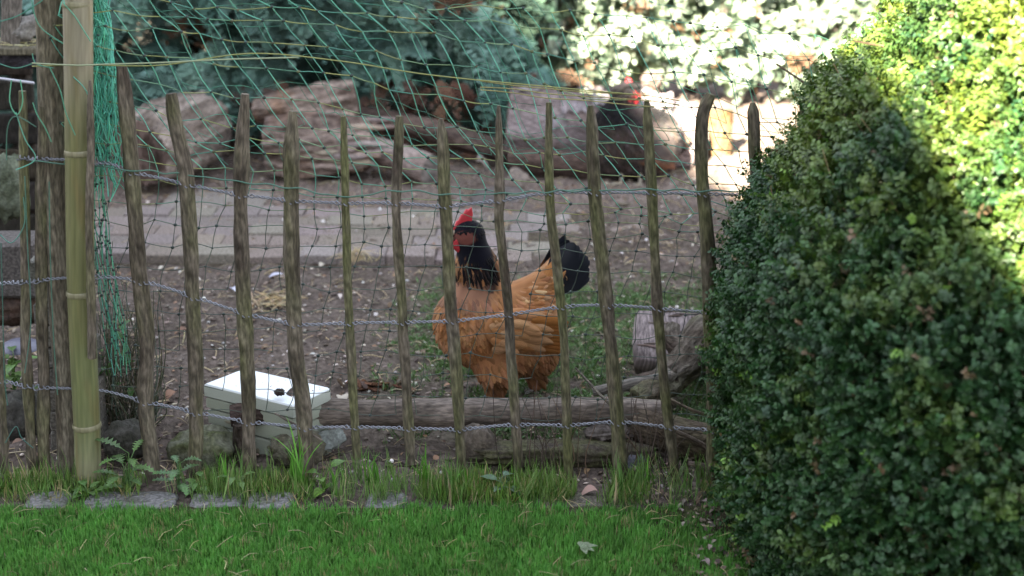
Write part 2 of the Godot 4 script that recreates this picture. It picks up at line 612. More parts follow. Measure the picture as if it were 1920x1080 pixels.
func build_fence() -> void:
	var t := thing("paling_fence", "low fence of split chestnut pales wired in a row before the hens", "fence")
	pales = [
		[[Vector3(-1.059, 0.318, -2.870), Vector3(-1.072, 0.174, -2.870), Vector3(-1.083, 0.020, -2.870)], 0.020, 0.1],
		[[Vector3(-0.961, 0.839, -2.880), Vector3(-0.985, 0.567, -2.880), Vector3(-1.010, 0.290, -2.880), Vector3(-1.025, 0.015, -2.880)], 0.021, 0.35],
		[[Vector3(-0.924, 0.807, -2.885), Vector3(-0.953, 0.566, -2.885), Vector3(-0.976, 0.312, -2.885), Vector3(-1.004, 0.013, -2.885)], 0.024, 0.1],
		[[Vector3(-0.805, 0.874, -2.806), Vector3(-0.816, 0.739, -2.806), Vector3(-0.834, 0.567, -2.806), Vector3(-0.847, 0.388, -2.806), Vector3(-0.853, 0.305, -2.806)], 0.0165, 0.0],
		[[Vector3(-0.760, 0.889, -2.870), Vector3(-0.757, 0.702, -2.870), Vector3(-0.759, 0.514, -2.870), Vector3(-0.757, 0.318, -2.870), Vector3(-0.771, 0.186, -2.870), Vector3(-0.765, -0.018, -2.870)], 0.031, 0.12],
		[[Vector3(-0.667, 0.836, -2.870), Vector3(-0.658, 0.746, -2.870), Vector3(-0.649, 0.648, -2.870), Vector3(-0.653, 0.411, -2.870), Vector3(-0.661, 0.186, -2.870), Vector3(-0.679, 0.001, -2.870)], 0.030, 0.3],
		[[Vector3(-0.522, 0.835, -2.870), Vector3(-0.536, 0.702, -2.870), Vector3(-0.545, 0.592, -2.870), Vector3(-0.550, 0.365, -2.870), Vector3(-0.554, 0.174, -2.870), Vector3(-0.561, 0.020, -2.870)], 0.0305, 0.15],
		[[Vector3(-0.431, 0.801, -2.870), Vector3(-0.444, 0.592, -2.870), Vector3(-0.449, 0.411, -2.870), Vector3(-0.447, 0.258, -2.870), Vector3(-0.436, 0.150, -2.870), Vector3(-0.438, 0.026, -2.870)], 0.0325, 0.18],
		[[Vector3(-0.332, 0.791, -2.870), Vector3(-0.334, 0.592, -2.870), Vector3(-0.335, 0.365, -2.870), Vector3(-0.330, 0.051, -2.870)], 0.0175, 0.55],
		[[Vector3(-0.222, 0.791, -2.870), Vector3(-0.232, 0.592, -2.870), Vector3(-0.226, 0.365, -2.870), Vector3(-0.217, 0.039, -2.870)], 0.0215, 0.2],
		[[Vector3(-0.140, 0.786, -2.870), Vector3(-0.135, 0.648, -2.870), Vector3(-0.126, 0.423, -2.870), Vector3(-0.116, 0.246, -2.870), Vector3(-0.107, 0.014, -2.870)], 0.0245, 0.4],
		[[Vector3(-0.026, 0.812, -2.870), Vector3(-0.026, 0.659, -2.870), Vector3(-0.026, 0.570, -2.870), Vector3(-0.009, 0.411, -2.870), Vector3(0.001, 0.246, -2.870), Vector3(0.017, 0.001, -2.870)], 0.0195, 0.22],
		[[Vector3(0.073, 0.818, -2.870), Vector3(0.074, 0.648, -2.870), Vector3(0.091, 0.480, -2.870), Vector3(0.108, 0.318, -2.870), Vector3(0.114, 0.186, -2.870), Vector3(0.120, -0.018, -2.870)], 0.0195, 0.6],
		[[Vector3(0.154, 0.812, -2.870), Vector3(0.165, 0.648, -2.870), Vector3(0.190, 0.434, -2.870), Vector3(0.211, 0.246, -2.870), Vector3(0.235, -0.011, -2.870)], 0.0275, 0.4],
		[[Vector3(0.264, 0.822, -2.870), Vector3(0.279, 0.648, -2.870), Vector3(0.302, 0.365, -2.870), Vector3(0.323, 0.186, -2.870), Vector3(0.352, -0.018, -2.870)], 0.0205, 0.5],
		[[Vector3(0.389, 0.835, -2.870), Vector3(0.374, 0.783, -2.870), Vector3(0.381, 0.648, -2.870), Vector3(0.395, 0.537, -2.870), Vector3(0.416, 0.246, -2.870), Vector3(0.434, -0.024, -2.870)], 0.027, 0.35],
		[[Vector3(0.472, 0.818, -2.870), Vector3(0.483, 0.702, -2.870), Vector3(0.509, 0.365, -2.870), Vector3(0.537, -0.024, -2.870)], 0.024, 0.25],
		[[Vector3(0.571, 0.810, -2.870), Vector3(0.599, 0.480, -2.870), Vector3(0.640, -0.024, -2.870)], 0.024, 0.25],
		[[Vector3(0.670, 0.810, -2.870), Vector3(0.699, 0.480, -2.870), Vector3(0.745, -0.024, -2.870)], 0.026, 0.25],
	]
	var sd := 1.0
	for p in pales:
		var g := Geo.new()
		var w: float = p[1] * 0.5
		var pts := path(p[0], 34)
		sd += 7.3
		var tip := [0.5, 0.92, 1.0, 1.02, 0.98, 1.05, 1.0, 0.97, 1.03, 1.02, 1.06, 1.08]
		var radii := []
		for k in tip.size():
			radii.append(tip[k] * w * rnd(0.96, 1.04))
		radii[0] = w * rnd(0.3, 0.8)
		radii[1] = w * rnd(0.75, 1.0)
		radii[3 + rng.randi() % 7] *= rnd(1.1, 1.22)
		tube(g, pts, radii, {"sides": 9, "amp": 0.42, "fa": 1.2, "fl": 5.0, "squash": 0.8, "seed": sd, "side": Vector3(1, 0, rnd(-0.4, 0.4)), "col": pale_colour(p[2], sd)})
		part("pale", g, M.wood, t)
	# galvanised wires: two strands run either side of every pale and are twisted between them
	var lines := [
		[Vector3(-1.016, 0.713, -2.870), Vector3(-0.951, 0.706, -2.870), Vector3(-0.816, 0.698, -2.870), Vector3(-0.754, 0.678, -2.870), Vector3(-0.655, 0.655, -2.870), Vector3(-0.566, 0.635, -2.870), Vector3(-0.436, 0.619, -2.870), Vector3(-0.334, 0.614, -2.870), Vector3(-0.230, 0.614, -2.870), Vector3(-0.137, 0.608, -2.870), Vector3(-0.021, 0.620, -2.870), Vector3(0.075, 0.635, -2.870), Vector3(0.165, 0.636, -2.870), Vector3(0.280, 0.635, -2.870), Vector3(0.395, 0.633, -2.870), Vector3(0.491, 0.630, -2.870), Vector3(0.684, 0.626, -2.870)],
		[Vector3(-1.045, 0.444, -2.870), Vector3(-0.908, 0.456, -2.870), Vector3(-0.843, 0.459, -2.870), Vector3(-0.751, 0.448, -2.870), Vector3(-0.653, 0.416, -2.870), Vector3(-0.548, 0.379, -2.870), Vector3(-0.444, 0.356, -2.870), Vector3(-0.335, 0.358, -2.870), Vector3(-0.226, 0.360, -2.870), Vector3(-0.121, 0.363, -2.870), Vector3(-0.005, 0.377, -2.870), Vector3(0.099, 0.393, -2.870), Vector3(0.197, 0.397, -2.870), Vector3(0.296, 0.390, -2.870), Vector3(0.406, 0.381, -2.870), Vector3(0.504, 0.376, -2.870), Vector3(0.702, 0.372, -2.870)],
		[Vector3(-1.069, 0.230, -2.870), Vector3(-0.981, 0.215, -2.870), Vector3(-0.865, 0.209, -2.870), Vector3(-0.772, 0.184, -2.870), Vector3(-0.668, 0.160, -2.870), Vector3(-0.573, 0.140, -2.870), Vector3(-0.439, 0.125, -2.870), Vector3(-0.329, 0.125, -2.870), Vector3(-0.220, 0.122, -2.870), Vector3(-0.110, 0.120, -2.870), Vector3(0.006, 0.130, -2.870), Vector3(0.115, 0.129, -2.870), Vector3(0.225, 0.136, -2.870), Vector3(0.326, 0.125, -2.870), Vector3(0.425, 0.118, -2.870), Vector3(0.529, 0.118, -2.870), Vector3(0.721, 0.118, -2.870)],
	]
	for ln in lines:
		var y_of := path(ln, 240)
		var stops := []
		for p in pales:
			var my: float = ln[ln.size() / 2].y
			var best := 0.0
			var bd := 9.0
			for q in path(p[0], 30):
				if absf(q.y - my) < bd:
					bd = absf(q.y - my)
					best = q.x
			if bd < 0.1:
				stops.append([best, p[1] * 0.5 * 0.8 + 0.0035])
		stops.sort_custom(func(a, b): return a[0] < b[0])
		for strand in 2:
			var g := Geo.new()
			var run := PackedVector3Array()
			for s in stops.size() - 1:
				var x0: float = stops[s][0]
				var x1: float = stops[s + 1][0]
				var steps := maxi(int((x1 - x0) / 0.0035), 6)
				var turns := maxf(roundf((x1 - x0) / 0.021), 1.0)
				for k in steps:
					var f := float(k) / steps
					var x := lerpf(x0, x1, f)
					var reach: float = lerpf(stops[s][1], stops[s + 1][1], f)
					var e := minf(f, 1.0 - f) * (x1 - x0)
					var amp := lerpf(reach, 0.0021, smoothstep(0.004, 0.03, e))
					var ph := PI * 0.5 + f * TAU * turns * 0.5 * 2.0 + PI * strand
					var yy := height_at(y_of, x)
					run.append(Vector3(x, yy + cos(ph) * minf(amp, 0.003) - (amp - 0.002) * 0.25 * (1 if strand == 0 else 0), -2.87 + sin(ph) * amp))
			tube(g, run, [0.00155], {"sides": 5, "col": rgb(0.30, 0.31, 0.36), "cap": false})
			part("wire", g, M.wire, t)
	var gl := path([Vector3(-0.951, 0.704, -2.862), Vector3(-0.752, 0.685, -2.862), Vector3(-0.652, 0.676, -2.862), Vector3(-0.541, 0.661, -2.862), Vector3(-0.434, 0.648, -2.862), Vector3(-0.330, 0.630, -2.862), Vector3(-0.229, 0.643, -2.862), Vector3(-0.117, 0.634, -2.862), Vector3(-0.021, 0.637, -2.862), Vector3(0.074, 0.641, -2.862), Vector3(0.165, 0.643, -2.862), Vector3(0.279, 0.645, -2.862), Vector3(0.393, 0.642, -2.862), Vector3(0.521, 0.641, -2.862)], 160)
	var g2 := Geo.new()
	for k in gl.size():
		gl[k].z = -2.858 + 0.004 * sin(k * 0.7)
		gl[k].y += 0.0015 * sin(k * 0.9)
	tube(g2, gl, [0.0016], {"sides": 5, "col": rgb(0.06, 0.13, 0.10)})
	part("green_wire", g2, M.net, t).set_meta("label", "dark green plastic wire along the top of the pales")

func height_at(line: PackedVector3Array, x: float) -> float:
	var lo := 0
	var hi := line.size() - 1
	if x <= line[0].x:
		return line[0].y
	if x >= line[hi].x:
		return line[hi].y
	while hi - lo > 1:
		var mid := (lo + hi) / 2
		if line[mid].x < x:
			lo = mid
		else:
			hi = mid
	return lerpf(line[lo].y, line[hi].y, (x - line[lo].x) / maxf(line[hi].x - line[lo].x, 1e-5))

func build_posts() -> void:
	var t := thing("wooden_post", "thick weathered grey wooden post leaning beside the bamboo pole", "post")
	var g := Geo.new()
	tube(g, path([Vector3(-0.894, 1.104, -2.905), Vector3(-0.902, 0.971, -2.905), Vector3(-0.919, 0.748, -2.905), Vector3(-0.933, 0.446, -2.905), Vector3(-0.943, 0.208, -2.905), Vector3(-0.960, -0.022, -2.905)], 40), [0.027, 0.0265, 0.026, 0.026, 0.024, 0.022], {"sides": 22, "amp": 0.12, "fa": 2.4, "fl": 3.0, "seed": 31.0,
		"col": func(q: Vector3, a: float, f: float, b: float) -> Color:
			var n := noise.get_noise_3d(q.x * 700.0, q.y * 22.0, q.z * 700.0)
			var c := rgb(0.27, 0.235, 0.18).lerp(rgb(0.135, 0.112, 0.085), clampf(0.5 + n * 1.5 - b * 0.5, 0, 1))
			return c.lerp(rgb(0.15, 0.14, 0.07), clampf(0.4 - f * 0.6, 0, 0.5))})
	part("shaft", g, M.wood, t)
	t = thing("bamboo_pole", "stout yellow green bamboo pole with pale nodes at the fence end", "pole")
	var axis := path([Vector3(-0.818, 1.120, -2.845), Vector3(-0.834, 0.919, -2.845), Vector3(-0.851, 0.719, -2.845), Vector3(-0.874, 0.433, -2.845), Vector3(-0.889, 0.140, -2.845), Vector3(-0.898, 0.013, -2.845)], 80)
	g = Geo.new()
	var nodes := [Vector3(-0.828, 1.014, -2.845), Vector3(-0.850, 0.725, -2.845), Vector3(-0.874, 0.433, -2.845), Vector3(-0.889, 0.140, -2.845)]
	tube(g, axis, [0.0285, 0.028, 0.0275, 0.0275, 0.0275, 0.0272, 0.027], {"sides": 24, "seed": 3.0,
		"col": func(q: Vector3, a: float, f: float, b: float) -> Color:
			var n := noise.get_noise_3d(q.x * 350.0, q.y * 30.0, q.z * 350.0)
			var c := rgb(0.25, 0.225, 0.16).lerp(rgb(0.155, 0.155, 0.068), smoothstep(0.18, 0.4, f))
			c = c.lerp(rgb(0.15, 0.165, 0.075), smoothstep(0.62, 0.72, f) * 0.9)
			c = c.lerp(rgb(0.25, 0.235, 0.16), smoothstep(0.75, 0.95, f) * 0.6)
			return c.lerp(rgb(0.17, 0.14, 0.06), clampf(n * 1.8 - 0.1, 0, 0.75))})
	part("culm", g, M.bamboo, t)
	for q in [nodes[0], nodes[1], nodes[2], nodes[3]]:
		g = Geo.new()
		var d := Vector3(0.012, -1, 0).normalized()
		tube(g, PackedVector3Array([q - d * 0.006, q - d * 0.0025, q, q + d * 0.002, q + d * 0.006]), [0.0282, 0.0298, 0.0288, 0.0302, 0.0282], {"sides": 24, "cap": false, "col": rgb(0.23, 0.215, 0.13)})
		part("node_ring", g, M.bamboo, t)

func onaxis(axis: PackedVector3Array, f: float) -> Vector3:
	return axis[int(f * (axis.size() - 1))]

# ------------------------------------------------------------------ hedges
func spray_mesh(droop: float, sd: int) -> ArrayMesh:         # one flat fan of scale leaves, about 0.1 m long, along +Z
	var g := Geo.new()
	var r := RandomNumberGenerator.new()
	r.seed = sd
	var w := Color.WHITE
	var spine := 0.1
	var n := 7
	for k in n + 1:
		var f := float(k) / n
		var base := Vector3(0, -droop * f * f * spine, f * spine)
		for s in ([-1, 1] if k < n else [0]):
			var ang: float = s * lerpf(1.05, 0.55, f) + r.randf_range(-0.12, 0.12)
			var ln := lerpf(0.055, 0.022, f) * r.randf_range(0.75, 1.15) * (0.6 if k == 0 else 1.0)
			var d := Vector3(sin(ang), -0.25 * droop, cos(ang)).normalized()
			var m := maxi(int(ln / 0.008), 2)
			for j in m:
				var q := base + d * ln * float(j) / m
				for s2 in [-1, 1]:
					var a2: float = ang + s2 * 0.75
					var d2 := Vector3(sin(a2), r.randf_range(-0.65, 0.35), cos(a2)).normalized()
					var l2 := 0.015 * (1.0 - 0.5 * float(j) / m) * r.randf_range(0.8, 1.2)
					var sd2 := d2.cross(Vector3.UP).normalized() * 0.0050
					var a := g.vert(q, Vector2.ZERO, w)
					var b := g.vert(q + d2 * l2 * 0.6 - sd2, Vector2.ZERO, w)
					var c := g.vert(q + d2 * l2, Vector2.ZERO, w)
					var e := g.vert(q + d2 * l2 * 0.6 + sd2, Vector2.ZERO, w)
					g.quad(a, e, c, b)
	return g.mesh()

func build_conifer() -> void:
	var t := thing("conifer_hedge", "dense blue green conifer hedge drooping over the logs at the back", "hedge")
	var meshes := [spray_mesh(0.3, 1), spray_mesh(0.7, 2), spray_mesh(1.1, 3)]
	var where := [[], [], []]
	var tints := [[], [], []]
	var clumps := 430
	for k in clumps:
		var x := rnd(-2.7, 1.25)
		var y := pow(rnd(0, 1), 1.25) * 1.5 + 0.06
		if x > 0.28 - (y - 0.2) * 1.1 and (x > -0.22 or y < 0.62):
			continue
		# the face of the hedge: swells and hollows, hanging lower in places
		var low := 0.16 + noise.get_noise_2d(x * 28.0, 5.0) * 0.22 - 0.10 * exp(-pow((x + 0.55) / 0.35, 2.0)) + 0.14 * exp(-pow((x + 1.25) / 0.3, 2.0))
		low -= 0.12 * exp(-pow((x + 0.22) / 0.16, 2.0))
		if y < low:
			continue
		var z := -6.08 + noise.get_noise_2d(x * 26.0, y * 26.0) * 0.5 + rnd(-0.22, 0.12)
		if y < 0.3:
			z = minf(z, -5.85)
		var o := Vector3(x, y, z)
		var dir := Vector3(rnd(-0.6, 0.6), rnd(-0.65, 0.2), 1.0).normalized()
		var tone := rgb(0.075, 0.15, 0.125).lerp(rgb(0.16, 0.26, 0.215), pow(rnd(0, 1), 1.3))
		if rng.randf() < 0.05:
			tone = rgb(0.15, 0.085, 0.05)
		for s in 26:
			var d := (dir + rdir() * 0.65).normalized()
			var v := rng.randi() % 3
			var sc := rnd(0.8, 1.5)
			var up := (Vector3(0, 1, 0.7) + rdir() * 0.45).normalized()
			where[v].append(Transform3D(basis_of(d, up) * Basis.from_scale(Vector3.ONE * sc), o + rdir() * 0.04 + d * rnd(0.0, 0.09)))
			tints[v].append(vary(tone * rnd(0.5, 1.5), 0.2))
	for k in 1500:                                            # a deeper layer that closes the hedge, shade of the gaps put into its dark tint
		var v := k % 3
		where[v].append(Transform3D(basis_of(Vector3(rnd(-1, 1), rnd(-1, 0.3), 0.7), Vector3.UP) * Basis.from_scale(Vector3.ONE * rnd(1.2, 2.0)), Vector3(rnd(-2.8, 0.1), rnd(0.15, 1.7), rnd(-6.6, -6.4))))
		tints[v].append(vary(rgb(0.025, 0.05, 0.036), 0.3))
	for v in 3:
		many("foliage", meshes[v], M.conifer, where[v], tints[v], t)
	for k in 16:
		var g := Geo.new()
		var x := -2.7 + k * 0.18 + rnd(-0.06, 0.06)
		var z := -6.45 + rnd(-0.08, 0.08)
		tube(g, path([Vector3(x, -0.05, z), Vector3(x + rnd(-0.1, 0.1), 0.6, z), Vector3(x + rnd(-0.1, 0.1), 1.6, z - 0.1)], 14), [0.035, 0.022, 0.008], {"sides": 8, "amp": 0.2, "fl": 8.0, "seed": k * 3.0, "col": rgb(0.10, 0.07, 0.05)})
		for s in 9:
			var b := Vector3(x, rnd(0.05, 1.4), z)
			var e := b + Vector3(rnd(-0.3, 0.3), rnd(-0.12, 0.2), rnd(0.2, 0.5))
			tube(g, path([b, b.lerp(e, 0.5) + rdir() * 0.03, e], 6), [0.010, 0.004], {"sides": 5, "col": rgb(0.10, 0.068, 0.05)})
		part("trunk", g, M.bark, t)
	# dead brown sprays hanging under the hedge
	where = []
	tints = []
	for k in 200:
		var x := rnd(-0.75, 0.2) if k % 3 else rnd(-1.9, 0.6)
		var o := Vector3(x, rnd(0.03, 0.30), rnd(-6.1, -5.82))
		where.append(Transform3D(basis_of(Vector3(rnd(-1, 1), rnd(-0.9, 0.1), rnd(0, 1)), (Vector3.UP + rdir()).normalized()) * Basis.from_scale(Vector3.ONE * rnd(0.6, 1.1)), o))
		tints.append(vary(rgb(0.17, 0.10, 0.075), 0.35))
	many("dead_foliage", meshes[2], M.dry, where, tints, t)

func sprig_mesh(leaves: int, ll: float, lw: float, stem: float, sd: int, bend: float) -> ArrayMesh:
	var g := Geo.new()
	var r := RandomNumberGenerator.new()
	r.seed = sd
	for k in leaves:
		var f := (k + 0.5) / leaves
		var a := k * 2.4 + r.randf_range(-0.4, 0.4)
		var out := Vector3(cos(a), r.randf_range(0.1, 0.9), sin(a)).normalized()
		var d := Vector3(out.x, out.z * 0.0 + out.y, out.z).normalized()
		var o := Vector3(0, f * stem, 0)
		var k2 := r.randf_range(0.75, 1.15)
		blade(g, ll * k2, lw * k2, [0.15, 0.8, 1.0, 0.75, 0.1], bend, 0.25, Color.WHITE, Color.WHITE, Transform3D(basis_of(d, Vector3.UP), o), 4)
	return g.mesh()

func build_sunlit_shrub() -> void:
	var t := thing("sunlit_hedge", "sunlit pale leaved hedge glowing at the back behind the grey hen", "hedge")
	var meshes := [sprig_mesh(9, 0.036, 0.028, 0.09, 5, 0.5), sprig_mesh(11, 0.032, 0.026, 0.1, 6, -0.4)]
	var where := [[], []]
	var tints := [[], []]
	for k in 14000:
		var x := rnd(-0.35, 3.1)
		var y := rnd(0.02, 1.7)
		var z := -6.75 + noise.get_noise_2d(x * 35.0 + 70.0, y * 35.0) * 0.22 - pow(rnd(0, 1), 2.0) * 0.3
		if y < 0.13 + noise.get_noise_2d(x * 40.0, 3.0) * 0.12 - 0.03:
			continue
		if noise.get_noise_3d(x * 95.0, y * 95.0, 40.0) > 0.40:
			continue
		var v := k % 2
		var up := Vector3(rnd(-0.9, 0.4), rnd(0.0, 1), rnd(0.4, 1.2)).normalized()
		where[v].append(Transform3D(basis_of(rdir(), up) * Basis.from_scale(Vector3.ONE * rnd(0.7, 1.3)), Vector3(x, y, z)))
		var c := rgb(0.24, 0.34, 0.24).lerp(rgb(0.42, 0.50, 0.40), rnd(0, 1))
		if rng.randf() < 0.05:
			c = rgb(0.2, 0.12, 0.07)
		tints[v].append(vary(c, 0.2))
	for v in 2:
		many("foliage", meshes[v], M.leaf, where[v], tints[v], t)
	for k in 12:
		var g := Geo.new()
		var x := -0.3 + k * 0.29
		var z := -7.05 + rnd(-0.05, 0.05)
		tube(g, path([Vector3(x, -0.05, z), Vector3(x + rnd(-0.1, 0.1), 0.6, z), Vector3(x + rnd(-0.1, 0.1), 1.7, z)], 10), [0.03, 0.02, 0.008], {"sides": 7, "col": rgb(0.14, 0.09, 0.06)})
		for s in 10:
			var b := Vector3(x, rnd(0.05, 1.5), z)
			var e := b + Vector3(rnd(-0.25, 0.25), rnd(0.0, 0.25), rnd(0.1, 0.36))
			tube(g, PackedVector3Array([b, e]), [0.006, 0.003], {"sides": 4, "col": rgb(0.22, 0.12, 0.07)})
		part("trunk", g, M.bark, t)

func hedge_left(h: float) -> float:                          # how far left the bush reaches at each height
	var hs := [-0.1, 0.03, 0.2, 0.43, 0.585, 0.70, 0.78, 0.89, 0.95, 1.15, 1.36]
	var xl := [0.52, 0.475, 0.44, 0.43, 0.445, 0.50, 0.55, 0.60, 0.685, 0.76, 1.02]
	for k in 10:
		if h <= hs[k + 1]:
			return lerpf(xl[k], xl[k + 1], clampf((h - hs[k]) / (hs[k + 1] - hs[k]), 0.0, 1.0))
	return 1.10

func hedge_surface(a: float, h: float) -> Array:             # a point on the clipped bush and its outward direction
	var r := 1.17 - hedge_left(h)
	var rz := r * 0.8
	var e := 2.4
	var d := Vector3(sin(a), 0, cos(a))
	var k := pow(pow(absf(d.x) / r, e) + pow(absf(d.z) / rz, e), -1.0 / e)
	var p := d * k
	var n := Vector3(signf(p.x) * pow(absf(p.x) / r, e - 1.0) / r, 0, signf(p.z) * pow(absf(p.z) / rz, e - 1.0) / rz).normalized()
	n.y = (hedge_left(h + 0.03) - hedge_left(h - 0.03)) / 0.06
	return [Vector3(1.17, h, -2.6) + p, n.normalized()]

func build_box_hedge() -> void:
	var t := thing("box_hedge", "big rounded evergreen hedge at the right, its upper side in sunlight", "hedge")
	var meshes := [sprig_mesh(13, 0.0078, 0.0054, 0.028, 15, 0.5), sprig_mesh(15, 0.0072, 0.005, 0.036, 16, -0.3), sprig_mesh(12, 0.0085, 0.0056, 0.026, 17, 0.8)]
	var where := [[], [], []]
	var tints := [[], [], []]
	var made := 0
	while made < 105000:
		var s := hedge_surface(rnd(-PI, PI), rnd(0.0, 1.36))
		var p: Vector3 = s[0]
		var n: Vector3 = s[1]
		if p.y < 0.02 or n.x > 0.75:
			continue
		if rng.randf() > 0.25 + 0.75 * smoothstep(0.9, 0.0, n.x) :
			continue
		made += 1
		var b := noise.get_noise_3d(p.x * 90.0, p.y * 90.0, p.z * 90.0)
		var depth := pow(rnd(0, 1), 2.0) * 0.15 - 0.02 - b * 0.045
		p -= n * depth
		if p.y < 0.012:
			continue
		var v := rng.randi() % 3
		var up := (n + Vector3.UP * 0.6 + rdir() * 0.7).normalized()
		where[v].append(Transform3D(basis_of(rdir(), up) * Basis.from_scale(Vector3.ONE * rnd(0.55, 1.4)), p))
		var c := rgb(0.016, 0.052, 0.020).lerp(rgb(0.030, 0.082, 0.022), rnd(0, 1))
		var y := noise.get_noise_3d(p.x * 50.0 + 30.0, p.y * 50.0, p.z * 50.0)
		c = c.lerp(rgb(0.145, 0.195, 0.025), clampf(y * 0.8 - 0.12 + rnd(-0.15, 0.15) + smoothstep(0.5, 0.95, p.y) * 0.5, 0.0, 0.85))  # young growth in patches, yellowed further with height to paint in sunlight
		if rng.randf() < 0.012:
			c = rgb(0.13, 0.09, 0.05)
		if rng.randf() < 0.012:
			c = rgb(0.13, 0.25, 0.04)
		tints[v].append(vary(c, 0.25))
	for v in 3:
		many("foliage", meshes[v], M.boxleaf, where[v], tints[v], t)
	var tw := Geo.new()
	for k in 420:
		var s := hedge_surface(rnd(-PI, PI * 0.5), rnd(0.02, 1.2))
		var n: Vector3 = s[1]
		var q: Vector3 = s[0] - n * rnd(0.03, 0.1)
		var d := (n * 0.7 + Vector3(0, rnd(0.3, 1.2), 0) + rdir() * 0.5).normalized()
		tube(tw, path([q, q + d * 0.04 + rdir() * 0.008, q + d * rnd(0.07, 0.13)], 5), [0.0016, 0.0008], {"sides": 4, "cap": false, "col": vary(rgb(0.24, 0.18, 0.11), 0.35)})
	struct(part("twigs", tw, M.dry, t), "stuff")
	for k in 26:                                              # stems and twigs inside
		var g := Geo.new()
		var a := rnd(0, TAU)
		var b := Vector3(1.17 + cos(a) * rnd(0.1, 0.5), -0.02, -2.6 + sin(a) * rnd(0.1, 0.4))
		var e := b + Vector3((b.x - 1.17) * 0.1 + rnd(-0.1, 0.1), rnd(0.7, 1.05), (b.z + 2.6) * 0.1 + rnd(-0.1, 0.1))
		tube(g, path([b, b.lerp(e, 0.5) + rdir() * 0.06, e], 10), [0.014, 0.009, 0.003], {"sides": 6, "col": rgb(0.16, 0.12, 0.08)})
		for s in 12:
			var q := b.lerp(e, rnd(0.1, 0.95))
			var f := q + Vector3(rnd(-0.3, 0.3), rnd(0, 0.2), rnd(-0.3, 0.3))
			tube(g, PackedVector3Array([q, f]), [0.004, 0.002], {"sides": 4, "col": rgb(0.19, 0.14, 0.09)})
		part("stem", g, M.bark, t)
# ------------------------------------------------------------------ logs and stones
func wood_tones(a: Color, b: Color, c: Color, sd: float, along := 6.0, across := 120.0, dir := Vector3.RIGHT) -> Callable:
	return func(q: Vector3, an: float, t: float, bump: float) -> Color:
		var l := q.dot(dir)
		var r := q - dir * l
		var n := noise.get_noise_3d(r.x * across + sd + l * along, r.y * across + l * along * 0.4, r.z * across)
		var m := noise.get_noise_3d(q.x * 45.0 - sd, q.y * 45.0, q.z * 45.0)
		var k := a.lerp(b, clampf(0.5 + n * 1.4, 0.0, 1.0))
		k = k.lerp(c, clampf(m * 1.8 - 0.15, 0.0, 0.85))
		return k.lerp(b * 0.8, smoothstep(0.3, 0.5, noise.get_noise_3d(r.x * across * 0.6 - sd, r.y * across * 0.6 + l * along, r.z * across * 0.6)) * 0.6)

func log_thing(called: String, label: String, pts: Array, n: int, radii: Array, o: Dictionary, category := "log", capcol = null, group := "") -> Node3D:
	var t := thing(called, label, category, Vector3.ZERO, 0.0, group)
	var g := Geo.new()
	if capcol != null:
		o["capcol"] = capcol
	tube(g, path(pts, n), radii, o)
	part("wood", g, M.bark if o.get("rough", true) else M.wood, t)
	return t

